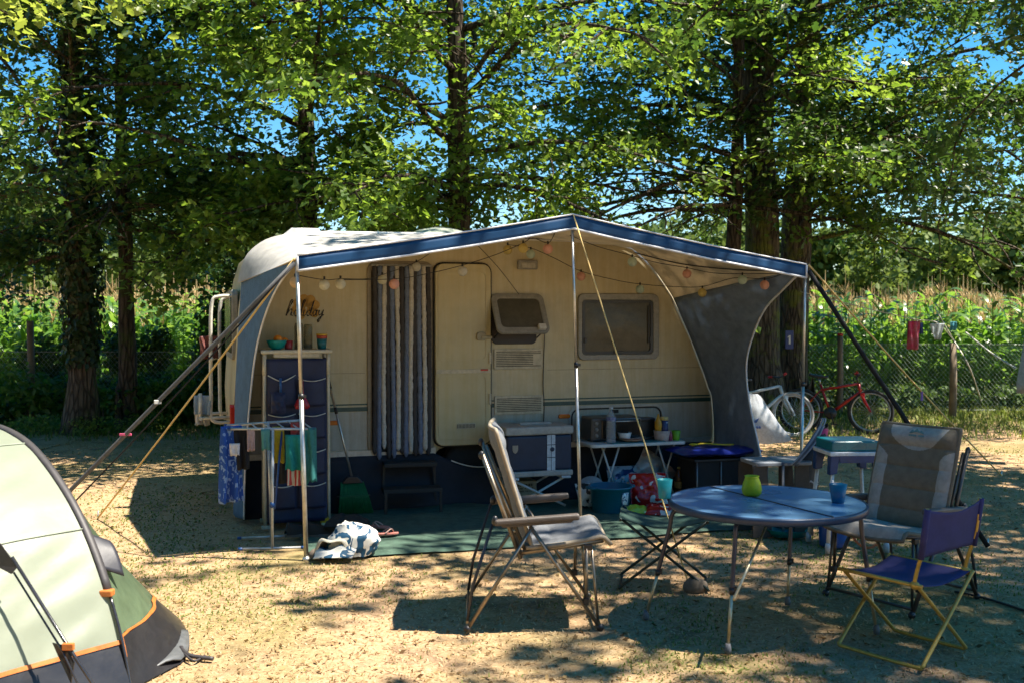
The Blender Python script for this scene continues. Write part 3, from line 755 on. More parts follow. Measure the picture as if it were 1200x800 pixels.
# the door swung open against the wall
dr=plate('door',rrect(.515,1.62,.075,cx=1.978,cy=1.352),-.062,-.016,creamd,cv,.008)
m=MB(); m.prism(rrect(.545,1.65,.09,cx=1.978,cy=1.352),lambda x,y,h:(x,h,y),-.03,-.004); obj('rubber_seal',m,black,dr,clean=True)
def ring(poly_o,poly_i,y0,y1,mb,m=0):
    n=len(poly_o); vs=[];
    for (pl,y) in ((poly_o,y0),(poly_o,y1),(poly_i,y1),(poly_i,y0)): vs+=[(p[0],y,p[1]) for p in pl]
    fs=[]
    for k in range(4):
        for j in range(n):
            fs.append((k*n+j,k*n+(j+1)%n,((k+1)%4)*n+(j+1)%n,((k+1)%4)*n+j))
    mb.add(vs,fs,m)
    return mb
for (cy,hh) in ((1.70,.80),(.88,.58)):
    m=MB(); ring(rrect(.45,hh,.05,cx=1.97,cy=cy),rrect(.43,hh-.02,.045,cx=1.97,cy=cy),-.068,-.06,m); obj('moulding',m,creamd,dr,clean=True)
m=MB(); m.box((1.978,-.066,1.205),(.505,.008,.035)); obj('split_rail',m,ventw,dr,bevel=.002)
m=MB(); m.box((2.17,-.07,1.215),(.07,.012,.016)); obj('reflector',m,redl,dr,bevel=.002)
m=MB(); m.prism(rrect(.085,.075,.025,cx=2.14,cy=1.515),lambda x,y,h:(x,h,y),-.085,-.06); m.box((2.19,-.08,1.505),(.10,.02,.025)); obj('handle',m,M('door_latch_olive',(.30,.26,.16),rough=.4),dr,bevel=.003,clean=True)
m=MB(); m.box((2.0,-.066,.715),(.175,.006,.048)); v=obj('vent',m,ventw,dr,bevel=.002)
m=MB()
for i in range(13): m.box((1.922+i*.013,-.0705,.715),(.005,.004,.036))
obj('vent_slot',m,ventd,v)
for zz in (.70,.95,1.32): 
    m=MB(); m.box((2.225,-.05,zz),(.02,.05,.10)); obj('hinge',m,ventw,dr,bevel=.003)
# small window with flap pushed open
plate('window_opening',rrect(.43,.44,.05,cx=2.475,cy=1.66),-.012,.001,brownin,cv,.004)
wn=MB(); Rf=Matrix.Rotation(rad(-33),3,'X'); piv=Vector((2.485,-.02,1.885))
def flapf(x,y,h):
    return piv+Rf@Vector((x,h,y))
po=rrect(.50,.42,.06,cx=0,cy=-.21); pi_=rrect(.40,.31,.04,cx=0,cy=-.205); nn=len(po)
vs=[flapf(*p,-.03) for p in po]+[flapf(*p,.0) for p in po]+[flapf(*p,.0) for p in pi_]+[flapf(*p,-.03) for p in pi_]
wn.add(vs,[(k*nn+j,k*nn+(j+1)%nn,((k+1)%4)*nn+(j+1)%nn,((k+1)%4)*nn+j) for k in range(4) for j in range(nn)])
wf=obj('window_flap',wn,greypl,cv,clean=True,bevel=.004)
m=MB(); m.prism(pi_,flapf,-.02,-.012); obj('pane',m,acry,wf,clean=True)
m=MB()
for sx in (-.21,.22):
    m.tube([flapf(sx,-.36,.0),Vector((2.485+sx*.95,-.01,1.50))],.007,6)
obj('stay',m,blackpl,wf)
m=MB(); m.box(flapf(.17,-.37,-.05),(.07,.04,.05),Rf); obj('lamp_clip',m,white,wf,bevel=.006)
# big window
m=MB(); ring(rrect(.83,.62,.06,cx=3.51,cy=1.597),rrect(.73,.51,.035,cx=3.50,cy=1.592),-.035,.001,m); bw=obj('window',m,greypl,cv,bevel=.006,clean=True)
m=MB(); m.grid(lambda a,b:(3.14+.72*a,-.016-.012*math.sin(PI*a)*math.sin(PI*b)+.004*noise.noise(Vector((a*4,b*3,2))),1.342+.50*b),14,10); obj('pane',m,acry,bw)
m=MB(); ring(rrect(.725,.505,.03,cx=3.50,cy=1.592),rrect(.675,.455,.03,cx=3.50,cy=1.592),-.03,-.018,m); obj('gasket',m,blackpl,bw,clean=True)
m=MB(); m.box((3.5,-.034,1.36),(.09,.012,.022)); m.box((3.165,-.034,1.47),(.025,.012,.05)); m.box((3.835,-.034,1.47),(.025,.012,.05)); m.box((3.815,-.03,1.62),(.012,.01,.36)); objs('catch',m,blackpl,bw,bevel=.003)
# vents
def vent(cx,cy,wd,hh,nsl,flag):
    m=MB(); m.prism(rrect(wd,hh,.008,cx=cx,cy=cy),lambda x,y,h:(x,h,y),-.014,.001); v=obj('fridge_vent',m,ventw,cv,bevel=.003,clean=True)
    m=MB()
    for i in range(nsl):
        z=cy-hh/2+.03+(hh-.055)*i/(nsl-1); x1=cx+wd/2-.02-(.075 if (flag and 1<=i<nsl-2) else 0)
        m.box(((cx-wd/2+.02+x1)/2,-.0145,z),(x1-cx+wd/2-.02,.006,.0065))
    obj('vent_slot',m,ventd,v)
vent(2.515,1.305,.47,.185,9,True); vent(2.52,.885,.47,.17,8,False)
m=MB(); m.prism(rrect(.19,.085,.012,cx=2.595,cy=2.165),lambda x,y,h:(x,h,y),-.05,.001); lm=obj('awning_lamp',m,greypl,cv,bevel=.008,clean=True)
m=MB(); m.box((2.595,-.053,2.16),(.14,.012,.052)); obj('lens',m,M('frosted_lens',(.45,.42,.34),rough=.25),lm,bevel=.004)
# side marker lamps, service hatch
for (u,wv,c) in ((2.965,.768,amber),(.82,.775,amber)):
    m=MB(); m.prism(rrect(.115,.038,.017,cx=u,cy=wv),lambda x,y,h:(x,h,y),-.02,.001); obj('marker_lamp',m,c,cv,bevel=.004,clean=True)
m=MB(); ring(rrect(.98,.46,.10,cx=3.50,cy=.63),rrect(.94,.42,.085,cx=3.50,cy=.63),-.012,-.002,m); obj('service_hatch',m,M('hatch_trim',(.50,.48,.42),rough=.4),cv,clean=True)
m=MB(); ring(rrect(.93,.41,.08,cx=3.50,cy=.63),rrect(.905,.385,.07,cx=3.50,cy=.63),-.008,-.002,m); m.box((3.48,-.012,.80),(.06,.02,.03)); obj('hatch_seal',m,black,cv,clean=True)
# cable down the wall from the flap
m=MB(); m.tube(smooth([(2.70,-.10,1.60),(2.76,-.03,1.55),(2.76,-.01,1.3),(2.755,-.012,1.05),(2.765,-.012,.85),(2.75,-.012,.6)],5),.004,5); obj('cable',m,M('dark_cable',(.06,.05,.04),rough=.5),cv)
# handwritten decal with orange petals
pet=MB()
for a in (20,62,104,146,188,-30,230):
    ca=rad(a); l=.095
    e=[]
    for k in range(14):
        t=2*PI*k/14; x=.052+l*.5*math.cos(t)*.95; y=.03*math.sin(t)*(1.05+.35*math.cos(t))
        e.append((.595+x*1.25*math.cos(ca)-y*1.25*math.sin(ca), 1.765+x*1.25*math.sin(ca)+y*1.25*math.cos(ca)))
    pet.prism(e,lambda x,y,h:(x,h,y),-.0025,.0005)
obj('decal_petals',pet,M('orange_decal',(.50,.26,.02),rough=.4,bump=0),cv,clean=True)
word=[[(0,0),(.12,.55),(.22,.95),(.14,.98),(.06,.5),(.03,0),(.1,.3),(.2,.42),(.24,.3),(.22,.05),(.3,.02)],
 [(.48,.36),(.38,.3),(.36,.1),(.44,.0),(.54,.1),(.54,.28),(.48,.36),(.6,.3)],
 [(.6,.1),(.74,.7),(.78,.98),(.71,.95),(.68,.4),(.68,.08),(.76,.02)],
 [(.8,.36),(.79,.1),(.83,.0),(.9,.08)],[(.82,.52),(.825,.55)],
 [(1.1,.32),(1.0,.34),(.94,.15),(.99,0),(1.08,.1),(1.2,.95),(1.14,.4),(1.14,.05),(1.2,.02)],
 [(1.38,.32),(1.28,.34),(1.23,.14),(1.28,0),(1.36,.12),(1.41,.36),(1.38,.08),(1.44,.0)],
 [(1.5,.36),(1.5,.12),(1.55,.04),(1.64,.14),(1.7,.38),(1.62,-.15),(1.54,-.38),(1.48,-.32),(1.6,-.08),(1.74,.08)]]
m=MB()
for s_ in word:
    pts=smooth([(.425+p[0]*.183+p[1]*.02,-.004,1.70+p[1]*.135) for p in s_],5)
    k=len(pts); m.tube(pts,[.0042+.0016*math.sin(i*.9) for i in range(k)],5)
obj('decal_lettering',m,M('black_decal',(.015,.014,.012),rough=.5,bump=0),cv)
# wheel
def wheel_(x,y,z,R_,wd,parent,name='wheel'):
    Rm=Matrix.Rotation(rad(90),3,'X')
    m=MB(); m.lathe([(R_*.62,-wd/2),(R_*.9,-wd/2),(R_,-wd*.33),(R_,wd*.33),(R_*.9,wd/2),(R_*.62,wd/2)],(x,y,z),28,R=Rm)
    t=obj('wheel',m,M('tyre_black',(.02,.02,.02),rough=.85),parent,clean=True)
    m=MB(); m.lathe([(.0,wd*.30),(R_*.14,wd*.30),(R_*.2,wd*.2),(R_*.36,wd*.36),(R_*.5,wd*.30),(R_*.57,wd*.42),(R_*.64,wd*.46)],(x,y,z),28,R=Rm)
    rm=obj('rim',m,M('wheel_silver',(.5,.5,.48),rough=.35,metal=.6),t)
    m=MB()
    for k in range(10):
        a=2*PI*k/10; m.ball((x+math.cos(a)*R_*.43,y-wd*.36,z+math.sin(a)*R_*.43),(R_*.045,.004,R_*.045),8)
    obj('rim_hole',m,black,rm)
wheel_(2.13,.12,.30,.31,.18,cv)
m=MB(); m.box((2.2,1.06,.40),(4.0,1.5,.16)); m.box((2.2,2.02,.28),(4.3,.02,.44)); objs('underfloor_backing',m,M('underfloor_black',(.015,.015,.015),rough=.8),cv)  # dark box and far sheet added to keep the wheel arch dark
# roof fittings
m=MB(); m.prism([(-.16,0),(.16,0),(.13,.055),(-.11,.055)],lambda x,y,h:(.62+x,h,2.425+y),.35,.85); obj('roof_hatch',m,white,cv,bevel=.01,clean=True)
m=MB(); m.grid(lambda a,b:(1.92+.62*(a-.5),.30+.6*b,2.44+.10*max(0,math.sin(PI*a))**.6*max(0,math.sin(PI*b))**.6),14,10); obj('roof_dome',m,M('roof_dome_greenish',(.42,.46,.38),rough=.35),cv)
# awning rail along the side edge
m=MB(); m.tube(smooth([(x,-.004,y-.03) for x,y in prof[1:18]],3),.009,6); obj('awning_rail',m,M('rail_brown',(.10,.075,.05),rough=.5),cv)
# rear wall: window and white tube bicycle rack
m=MB(); m.prism(rrect(1.3,.62,.07,cx=1.05,cy=1.62),lambda x,y,h:(h+.028,x,y),-.03,.02); rwn=obj('rear_window',m,greypl,cv,bevel=.006,clean=True)
m=MB(); m.prism(rrect(1.18,.5,.05,cx=1.05,cy=1.62),lambda x,y,h:(h,x,y),-.012,.0); obj('pane',m,acry,rwn,clean=True)
m=MB(); m.prism(rrect(.11,.34,.03,cx=.2,cy=.77),lambda x,y,h:(h,x,y),-.035,.02); obj('tail_lamp',m,redl,cv,bevel=.006,clean=True)
m=MB()
for v,e in ((.50,0),(.92,.09)):
    m.tube(smooth([(.05,v,1.87),(-.10+e,v,1.87),(-.17+e,v,1.80),(-.18+e,v,1.4),(-.18+e,v,1.0),(-.17+e,v,.78),(.0,v,.76)],5),.016,8)
m.tube([(-.18,.42,1.32),(-.10,1.02,1.32)],.014,7); m.tube([(-.27,.42,.80),(-.27,1.1,.80)],.016,7); m.tube([(-.27,.5,.80),(-.27,.5,1.02)],.015,7); m.tube([(-.27,.92,.80),(-.27,.92,.98)],.015,7)
m.tube([(-.27,.5,.8),(-.02,.5,.80)],.015,7); m.tube([(-.27,.92,.8),(-.02,.92,.80)],.015,7)
obj('bicycle_rack',m,M('white_tube',(.72,.70,.62),rough=.4),cv)
# laundry pegs and scraps clipped on the rack
def wrag(name,label,cat,P0,wd,ht,mat,fold=.03,sag=.0,dirn=(1,0),group=None,nx=10,nz_=12,taper=0,th=.004,seed=0,rag=.02):
    """a cloth hanging from its upper edge; P0 world position of the upper middle"""
    m=MB(); dx=Vector((dirn[0],dirn[1],0)).normalized(); ny=Vector((-dx.y,dx.x,0))
    def fn(a,b):
        s=(a-.5)*wd*(1-taper*b); f=fold*(.3+b)*math.sin(a*13+seed+1.2*math.sin(b*3+seed))+.5*fold*noise.noise(Vector((a*3,b*3,seed)))
        return dx*s+ny*f+Vector((0,0,-ht*b-sag*math.sin(PI*a)*(1-b)+rag*noise.noise(Vector((a*4,seed,b)))*b))
    m.grid(fn,nx,nz_); o=obj(name,m,mat,None,solid=th)
    tag(o,label,cat,group,loc=P0); return o
wrag('peg_bag','small red and brown cloth clipped high on the bike rack','cloth',c2w(-.20,.55,1.52),.16,.2,M('rust_cloth',(.16,.04,.03)),.03,seed=2)
wrag('rag','pale blue rag hung on the lower tubes of the bike rack','cloth',c2w(-.25,.52,1.0),.15,.17,M('pale_blue_cloth',(.42,.52,.62),trans=.2),.03,seed=5)
wrag('rag','white rag below the pale blue one on the bike rack','cloth',c2w(-.26,.6,.86),.13,.13,M('white_cloth',(.62,.62,.60),trans=.2),.03,seed=6)
# ---- skirt of dark blue cloth below the body
navy=M('navy_cloth',(.012,.014,.022),(.016,.019,.030),.8,0,3,.3,120,weave=60)
m=MB()
def sk(a,b):
    u=.05+4.45*a; top=.475
    if 1.72<u<2.6: top=.475-.11*math.sin(PI*min(1,(u-1.72)/.88))**1.0*1.3
    return Vector((u,-.03-.05*(1-b)-.02*math.sin(u*9)*(1-b)-.012*noise.noise(Vector((u*5,b*3,1)))-.05*(1-b)**2, top*b+.003))
m.grid(sk,110,8); sko=obj('skirt_cloth',m,navy,None,solid=.002)
sk_=thing('caravan_skirt','dark blue cloth skirt closing the gap under the caravan','skirt',CO,CA); sko.parent=sk_
m=MB(); m.tube([sk(i/110,1.0)+Vector((0,-.004,0)) for i in range(45,66)],.006,5); obj('white_piping',m,white,sk_)
# ---- curtain of fluffy strips
cu=thing('door_curtain','chenille strip curtain in charcoal, blue and cream hanging in the caravan doorway','curtain',c2w(1.15,-.045,0),CA)
ch={'c':M('charcoal_chenille',(.065,.06,.06),(.045,.04,.04),.95,0,30,.9,160),'b':M('blue_chenille',(.17,.21,.31),(.12,.15,.22),.95,0,30,.9,160),'w':M('cream_chenille',(.60,.56,.49),(.45,.42,.36),.95,0,30,.9,160)}
for i,k in enumerate('cbwcbwcbwcbwc'):
    x=.03+.040*i; rr=random.Random(i); lo=rr.uniform(.455,.52)+(.02 if k=='w' else -.02); pts=[];rs=[]
    for j in range(60):
        t=j/59; pts.append((x+.006*math.sin(t*4+i)+rr.uniform(-.0012,.0012),-.008*(k=='b')-.016*(k=='w')+rr.uniform(-.002,.002),lerp(2.135,lo,t))); rs.append((.0225 if k!='w' else .0205)+rr.uniform(-.0035,.003))
    rs[-1]=.008; m=MB(); m.tube(pts,rs,9,flat=.75); obj('strip',m,ch[k],cu)
m=MB(); m.box((.27,0,2.14),(.54,.03,.02)); obj('curtain_rail',m,greypl,cu,bevel=.003)
# ================================================================= AWNING
canv=M('cream_canopy_canvas',(.68,.59,.43),(.64,.55,.40),.75,0,2,.15,140,trans=.15,tcol=(.74,.62,.45),weave=90)
whitev=M('white_canopy_vinyl',(.52,.51,.49),(.45,.44,.42),.6,0,2,.1,90,trans=.2,tcol=(.7,.6,.45))
bluev=M('blue_valance_vinyl',(.003,.048,.135),(.0028,.041,.115),.55,0,2,.12,30,spec=.3,dirt=.08)
piping=M('white_piping_vinyl',(.78,.78,.80),rough=.4,bump=0)
wallb=M('blue_grey_canvas',(.075,.165,.29),(.066,.145,.255),.8,0,2,.25,140,trans=.12,weave=90)
wallg=M('grey_blue_side_canvas',(.25,.31,.385),(.22,.275,.345),.8,0,2,.25,140,trans=.36,weave=90)
aw=thing('awning','cream sun canopy with blue valance and curved side wings on the caravan','awning',CO,CA)
FV=-1.67
def front(s):
    k=abs(2*s-1); return Vector((.34+4.10*s, FV, 2.095+.345*(1-k) - .012*math.sin(PI*k)))
rear=smooth([(.035,.0,1.97),(.075,.0,2.15),(.16,.0,2.27),(.32,.0,2.365),(.6,.0,2.40),(1.5,.0,2.42),(2.2,.0,2.44),(3.0,.0,2.43),(3.42,.0,2.41),(3.66,.0,2.33),(3.85,.0,2.17),(4.0,.0,1.99),(4.11,.0,1.83)],4)
def rearp(s):
    # even in u
    if s<=0: return Vector((.030,-.014,1.97))
    u=.035+(4.11-.035)*s**1.25 if s<.2 else .035+(4.11-.035)*(.2**1.25+(s-.2)*(1-.2**1.25)/.8)
    for a,b in zip(rear,rear[1:]):
        if a.x<=u<=b.x: return Vector((u,-.012,lerp(a.z,b.z,(u-a.x)/max(1e-6,b.x-a.x))))
    return Vector((rear[-1].x,-.012,rear[-1].z))
# ease the ends of the rear edge so the flank of the canopy wraps round the roof corner
def can(a,b,off=0.0):
    aa=a
    p=rearp(aa).lerp(front(aa),b)
    edge=1-abs(2*a-1)
    sag=-.05*math.sin(PI*b)*min(1,edge*3) - .012*math.sin(PI*b)*math.cos(a*40)*.4
    # ridge ribs lift the canvas to the right end
    e=(.10*math.sin(PI*b*.9))*max(0,1-min(a,1-a)*7)
    return p+Vector((0,0,sag+off+e*.0))
m=MB(); m.grid(lambda a,b:can(a,b),72,16); obj('canopy',m,canv,aw)
m=MB(); m.grid(lambda a,b:can(a,b,.004)+Vector((-.007*max(0,1-a*9)+.007*max(0,1-(1-a)*9),0,0)),72,16); obj('canopy_top',m,whitev,aw)
# valance
m=MB()
def val(a,b): 
    p=front(a); return p+Vector((0,-.018-.008*math.sin(a*30)*(1-b)-.006*(1-b),-.0+.018-.103*(1-b)))
m.grid(val,60,3); va=obj('valance',m,bluev,aw,solid=.003)
m=MB(); m.tube([val(i/60,0) for i in range(61)],.010,6); obj('piping',m,piping,va)
m=MB(); m.tube([val(i/60,1)+Vector((0,0,.006)) for i in range(61)],.007,6); obj('piping',m,piping,va)
for s_ in (0,1):
    m=MB(); m.tube([val(s_,0),val(s_,1)],.009,6); obj('piping',m,piping,va)
# front and ridge bars, poles
m=MB(); m.tube([front(i/40)+Vector((0,.015,-.012)) for i in range(41)],.013,8); obj('front_bar',m,alu,aw)
m=MB(); m.tube(smooth([rearp(.90)+Vector((0,-.02,-.03)),can(.92,.35,-.03),can(.95,.7,-.02),front(.985)+Vector((0,.03,-.03))],8),.006,7)
obj('rafter',m,M('dark_rafter',(.05,.045,.04),rough=.5),aw)
def pole(s,bx,by,bz=0,r=.0135):
    p=front(s)+Vector((0,0,-.02)); q=w2c((bx,by,bz)); m=MB(); m.tube([q,q.lerp(p,.55)],r,10); m.tube([q.lerp(p,.55),p],r*.82,10); m.lathe([(.028,0),(.028,.012),(.016,.03)],q,10); 
    po=obj('pole',m,alu,aw); c=q.lerp(p,.55); m=MB(); m.tube([c-(p-q)*.008,c+(p-q)*.008],r*1.25,8); m.box(c+Vector((.02,0,0)),(.03,.012,.02)); obj('clamp',m,blackpl,po)
g0=gnd(359,656); pole(0,g0.x,g0.y,0,.0165); g1=gnd(681,634); pole(.5,g1.x,g1.y); g2=c2w(4.44,FV,0); pole(1,g2.x-.03,g2.y)
# wings
fr_=smooth([(.34,-1.65,2.075),(.26,-1.2,1.93),(.19,-.86,1.72),(.13,-.62,1.42),(.09,-.47,1.0),(.06,-.35,.5),(.05,-.27,.03)],6)
def arcp(P,t):
    f=t*(len(P)-1); i=min(len(P)-2,int(f)); return P[i].lerp(P[i+1],f-i)
rl=smooth([(.06,-.012,2.0),(.045,-.012,1.8),(.02,-.012,1.4),(.0,-.012,1.0),(-.01,-.012,.5),(-.02,-.012,.03)],5)
def leftw(a,b):
    p=arcp(rl,a).lerp(arcp(fr_,a),b); p.x+=-.02*math.sin(PI*b)+.012*noise.noise(Vector((a*5,b*3,.3)))*math.sin(PI*b); return p
m=MB(); m.grid(leftw,50,10); wl=obj('side_wing',m,wallb,aw,solid=.002); wl['label']='narrow pale blue side wing by the wheel end of the caravan'
m=MB(); m.tube([leftw(i/50,1) for i in range(51)],.008,6); obj('piping',m,piping,wl)
rr_=[ (4.085,-.012,1.87),(4.255,-.008,1.53),(4.355,-.008,1.3),(4.425,-.008,1.14),(4.475,-.008,1.0),(4.51,-.008,.91),(4.535,-.01,.6),(4.52,-.03,.3),(4.50,-.06,.02)]
rr_=smooth(rr_,5)
fr2=smooth([(4.44,-1.65,2.085),(4.44,-1.36,1.93),(4.45,-1.05,1.76),(4.45,-.84,1.50),(4.45,-.745,1.25),(4.45,-.80,.92),(4.45,-.98,.5),(4.45,-1.15,.02)],6)
def rightw(a,b):
    p=arcp(rr_,a).lerp(arcp(fr2,a),b); p.x+=-.03*math.sin(PI*b)+.02*noise.noise(Vector((a*4,b*3,.9)))*math.sin(PI*b); return p
m=MB(); m.grid(rightw,56,14); wr=obj('side_wing',m,wallg,aw,solid=.002); wr['label']='wide grey side wing sweeping down at the front end of the caravan'
m=MB(); m.tube([rightw(i/56,1) for i in range(57)],.009,6); obj('piping',m,piping,wr)
# guy straps and ropes
def rope(name,a,b,r,mat,sag=0.0,flat=1.0,n=8,lab=None):
    a=Vector(a);b=Vector(b); m=MB(); m.tube([a.lerp(b,i/n)+Vector((0,0,-sag*math.sin(PI*i/n))) for i in range(n+1)],r,6,flat=flat); o=obj(name,m,mat,aw); 
    if lab: o['label']=lab
    return o
strap=M('grey_storm_strap',(.125,.125,.13),rough=.7,weave=80); strapb=M('black_storm_strap',(.010,.010,.011),rough=.75)
yel=M('yellow_guy_rope',(.80,.56,.20),(.72,.48,.15),.6,bump=.3,bscale=300)
cL=front(0)+Vector((-.02,-.02,-.03)); cR=front(1)+Vector((.02,-.02,-.03)); cM=front(.5)+Vector((0,-.03,.02))
gl=gnd(28,629); rope('storm_strap',cL,w2c(gl),.007,strap,0,2.7,lab='wide grey strap running down behind the tent'); rope('storm_strap',cL,w2c(gnd(44,632)),.006,strapb,.03)
rope('guy_rope',cL+Vector((0,0,.03)),w2c(gnd(115,606)),.0075,yel,.02)
rope('storm_strap',cR,w2c(gnd(1158,640)),.008,strapb,0,2.6,lab='black strap running down behind the padded camp chair')
yr=rope('guy_rope',cR+Vector((0,0,.05)),w2c(gnd(1174,557)),.008,yel,.03)
rope('guy_rope',cM,w2c(gnd(808,689)+Vector((0,0,.01))),.0055,yel,.0)
for g,mt in ((gl,strapb),(gnd(115,606),alu),(gnd(1174,557),alu),(gnd(1158,640),alu)):
    q=w2c(g); m=MB(); m.tube([q+Vector((0,0,.06)),q+Vector((0,.02,-.1))],.006,6); obj('peg',m,mt,aw)
m=MB(); q=w2c(gl).lerp(cL,.52); m.box(q,(.05,.03,.03)); obj('buckle',m,M('pale_buckle',(.6,.58,.55),rough=.4),aw,bevel=.004)
pg=cR.lerp(w2c(gnd(1174,557)),.52)
p0=c2w(*pg)-Vector((0,0,.045)); m=MB(); m.box((0,-.006,0),(.018,.01,.09)); m.box((0,.006,0),(.018,.01,.09)); tag(obj('clothes_peg',m,M('purple_plastic',(.18,.10,.50),rough=.35),None,bevel=.002),'purple clothes peg clipped to the yellow rope on the right','peg',loc=p0)
q=w2c(gl).lerp(cL,.40); p0=c2w(*q); m=MB(); m.box((0,0,0),(.09,.014,.018)); tag(obj('clothes_peg',m,M('pink_plastic',(.75,.12,.25),rough=.35),None,bevel=.003),'pink clothes peg on the grey strap behind the tent','peg',loc=p0)
# ---- string of ball lights
sl_=thing('string_lights','string of pastel cotton ball lights looped under the awning','string lights',CO,CA)
cabl=M('black_light_cable',(.015,.014,.013),rough=.5)
ballm={k:M('ball_'+k,c,scalec(c,.9),.8,0,14,.3,120,trans=.35,dirt=.05) for k,c in dict(cream=(.72,.70,.56),orange=(.78,.56,.30),mint=(.58,.70,.60),pink=(.80,.45,.36),yellow=(.76,.62,.22),white=(.70,.68,.60)).items()}
def onv(px,py,v):
    r=Vector(ray(px,py)); o=Vector((0,0,H)); nv=Vector((-math.sin(CA),math.cos(CA),0)); t=(v-( (o-CO).dot(nv)))/r.dot(nv); return w2c(o+r*t)
balls=[(346,331,-1.55,'orange'),(380,334,-1.35,'cream'),(399,333,-1.3,'cream'),(448,328,-.5,'cream'),(462,333,-1.2,'pink'),(488,313,-.25,'white'),(542,318,-.9,'white'),(595,293,-.5,'yellow'),(613,291,-1.0,'yellow'),(622,298,-.4,'mint'),(642,292,-1.2,'pink'),(681,324,-.3,'pink'),(741,307,-1.1,'mint'),(750,339,-.25,'mint'),(805,321,-.75,'pink'),(823,343,-.6,'yellow'),(870,328,-1.25,'mint'),(896,334,-1.3,'pink')]
for (px,py,v,c) in balls:
    p=onv(px,py,v); m=MB(); m.ball(p,.040,16); b_=obj('ball',m,ballm[c],sl_)
    m=MB(); m.tube([p+Vector((0,0,.038)),p+Vector((0,0,.062))],.008,6); obj('socket',m,cabl,b_)
def cable(pts,r=.0032):
    m=MB(); m.tube(smooth([onv(*p) for p in pts],6),r,5); obj('cable',m,cabl,sl_)
cable([(345,322,-1.6),(380,328,-1.35),(399,327,-1.3),(430,327,-.9),(448,322,-.5),(488,307,-.25),(520,285,-.2)])
cable([(399,328,-1.3),(462,327,-1.2),(500,321,-1.05),(542,311,-.9),(580,299,-.9),(613,285,-1.0),(624,279,-1.1),(642,285,-1.2),(650,274,-1.5)])
cable([(595,287,-.5),(622,291,-.4),(650,303,-.35),(681,318,-.3),(720,328,-.28),(750,333,-.25),(790,336,-.4),(823,336,-.6),(860,326,-1.0),(896,327,-1.3),(915,322,-1.5)])
cable([(668,276,-1.5),(700,289,-1.3),(741,300,-1.1),(770,308,-.9),(805,314,-.75),(835,320,-1.0),(870,321,-1.25),(915,321,-1.5)])
cable([(560,288,-.3),(585,315,-.15),(608,345,-.06)])
# ================================================================= CAMP
# ---- groundsheet
mg=M('green_groundsheet',(.075,.14,.10),(.055,.11,.08),.85,0,2.5,.4,220,weave=130,dirt=.2)
m=MB()
def mat_(a,b):
    u=lerp(.42,4.25,a); v=lerp(-1.76,.1,b); p=c2w(u,v,0)
    return Vector((u,v,.016+gz(p.x,p.y)+.012+.006*noise.noise(Vector((u*5,v*5,0)))-.014*(b<.03)))
m.grid(mat_,60,30); r=thing('groundsheet','dark green woven ground mat under the awning','mat',CO,CA); obj('mat',m,mg,r)
# ---- round table
TC=Vector((1.405,5.63,0)); TR=.535; TZ=.68
tb=thing('round_table','round blue folding table with a dark seam and splayed legs','table',TC,0)
blue_top=M('speckled_blue_table_top',(.12,.26,.44),(.10,.225,.39),.30,0,2,.12,180,spec=.9,dirt=.10)
blue_rim=M('dark_blue_rim',(.010,.034,.090),rough=.4)
sd=Vector((.43,-.90,0)).normalized(); sp_=Vector((.90,.43,0))
for sg in (1,-1):
    m=MB(); pts=[]
    for i in range(41):
        a=-PI/2+PI*i/40; pts.append((.003+math.cos(a)*(TR-.012) if abs(math.cos(a))>.02 else .004, math.sin(a)*(TR-.012)))
    m.prism(pts,lambda x,y,h:sp_*sg*x+sd*y*sg+Vector((0,0,h)),TZ-.02,TZ+.002); obj('top',m,blue_top,tb,clean=True,bevel=.002)
    m=MB(); n=40; vs=[];prof_=[(TR-.014,TZ-.035),(TR-.004,TZ-.035),(TR,TZ-.03),(TR,TZ-.004),(TR-.005,TZ+.004),(TR-.013,TZ+.0035)]
    for i in range(n+1):
        a=-PI/2+PI*i/n
        for (rr,z) in prof_: vs.append(sp_*sg*(math.cos(a)*rr)+sd*sg*math.sin(a)*rr+Vector((0,0,z)))
    k=len(prof_); m.add(vs,[(i*k+j,(i+1)*k+j,(i+1)*k+(j+1)%k,i*k+(j+1)%k) for i in range(n) for j in range(k)],0,True); obj('rim',m,blue_rim,tb,clean=True)
m=MB(); m.box((0,0,TZ-.022),(.012,2*TR-.06,.016),Matrix((sp_,sd,Vector((0,0,1)))).transposed()); m.box((0,0,TZ+.003),(.011,2*TR-.04,.005),Matrix((sp_,sd,Vector((0,0,1)))).transposed()); objs('seam',m,M('dark_seam',(.01,.012,.03),rough=.5),tb)
darkleg=M('dark_blue_leg',(.020,.024,.055),rough=.35,spec=.6); goldleg=M('champagne_leg',(.55,.46,.30),rough=.35,metal=.7)
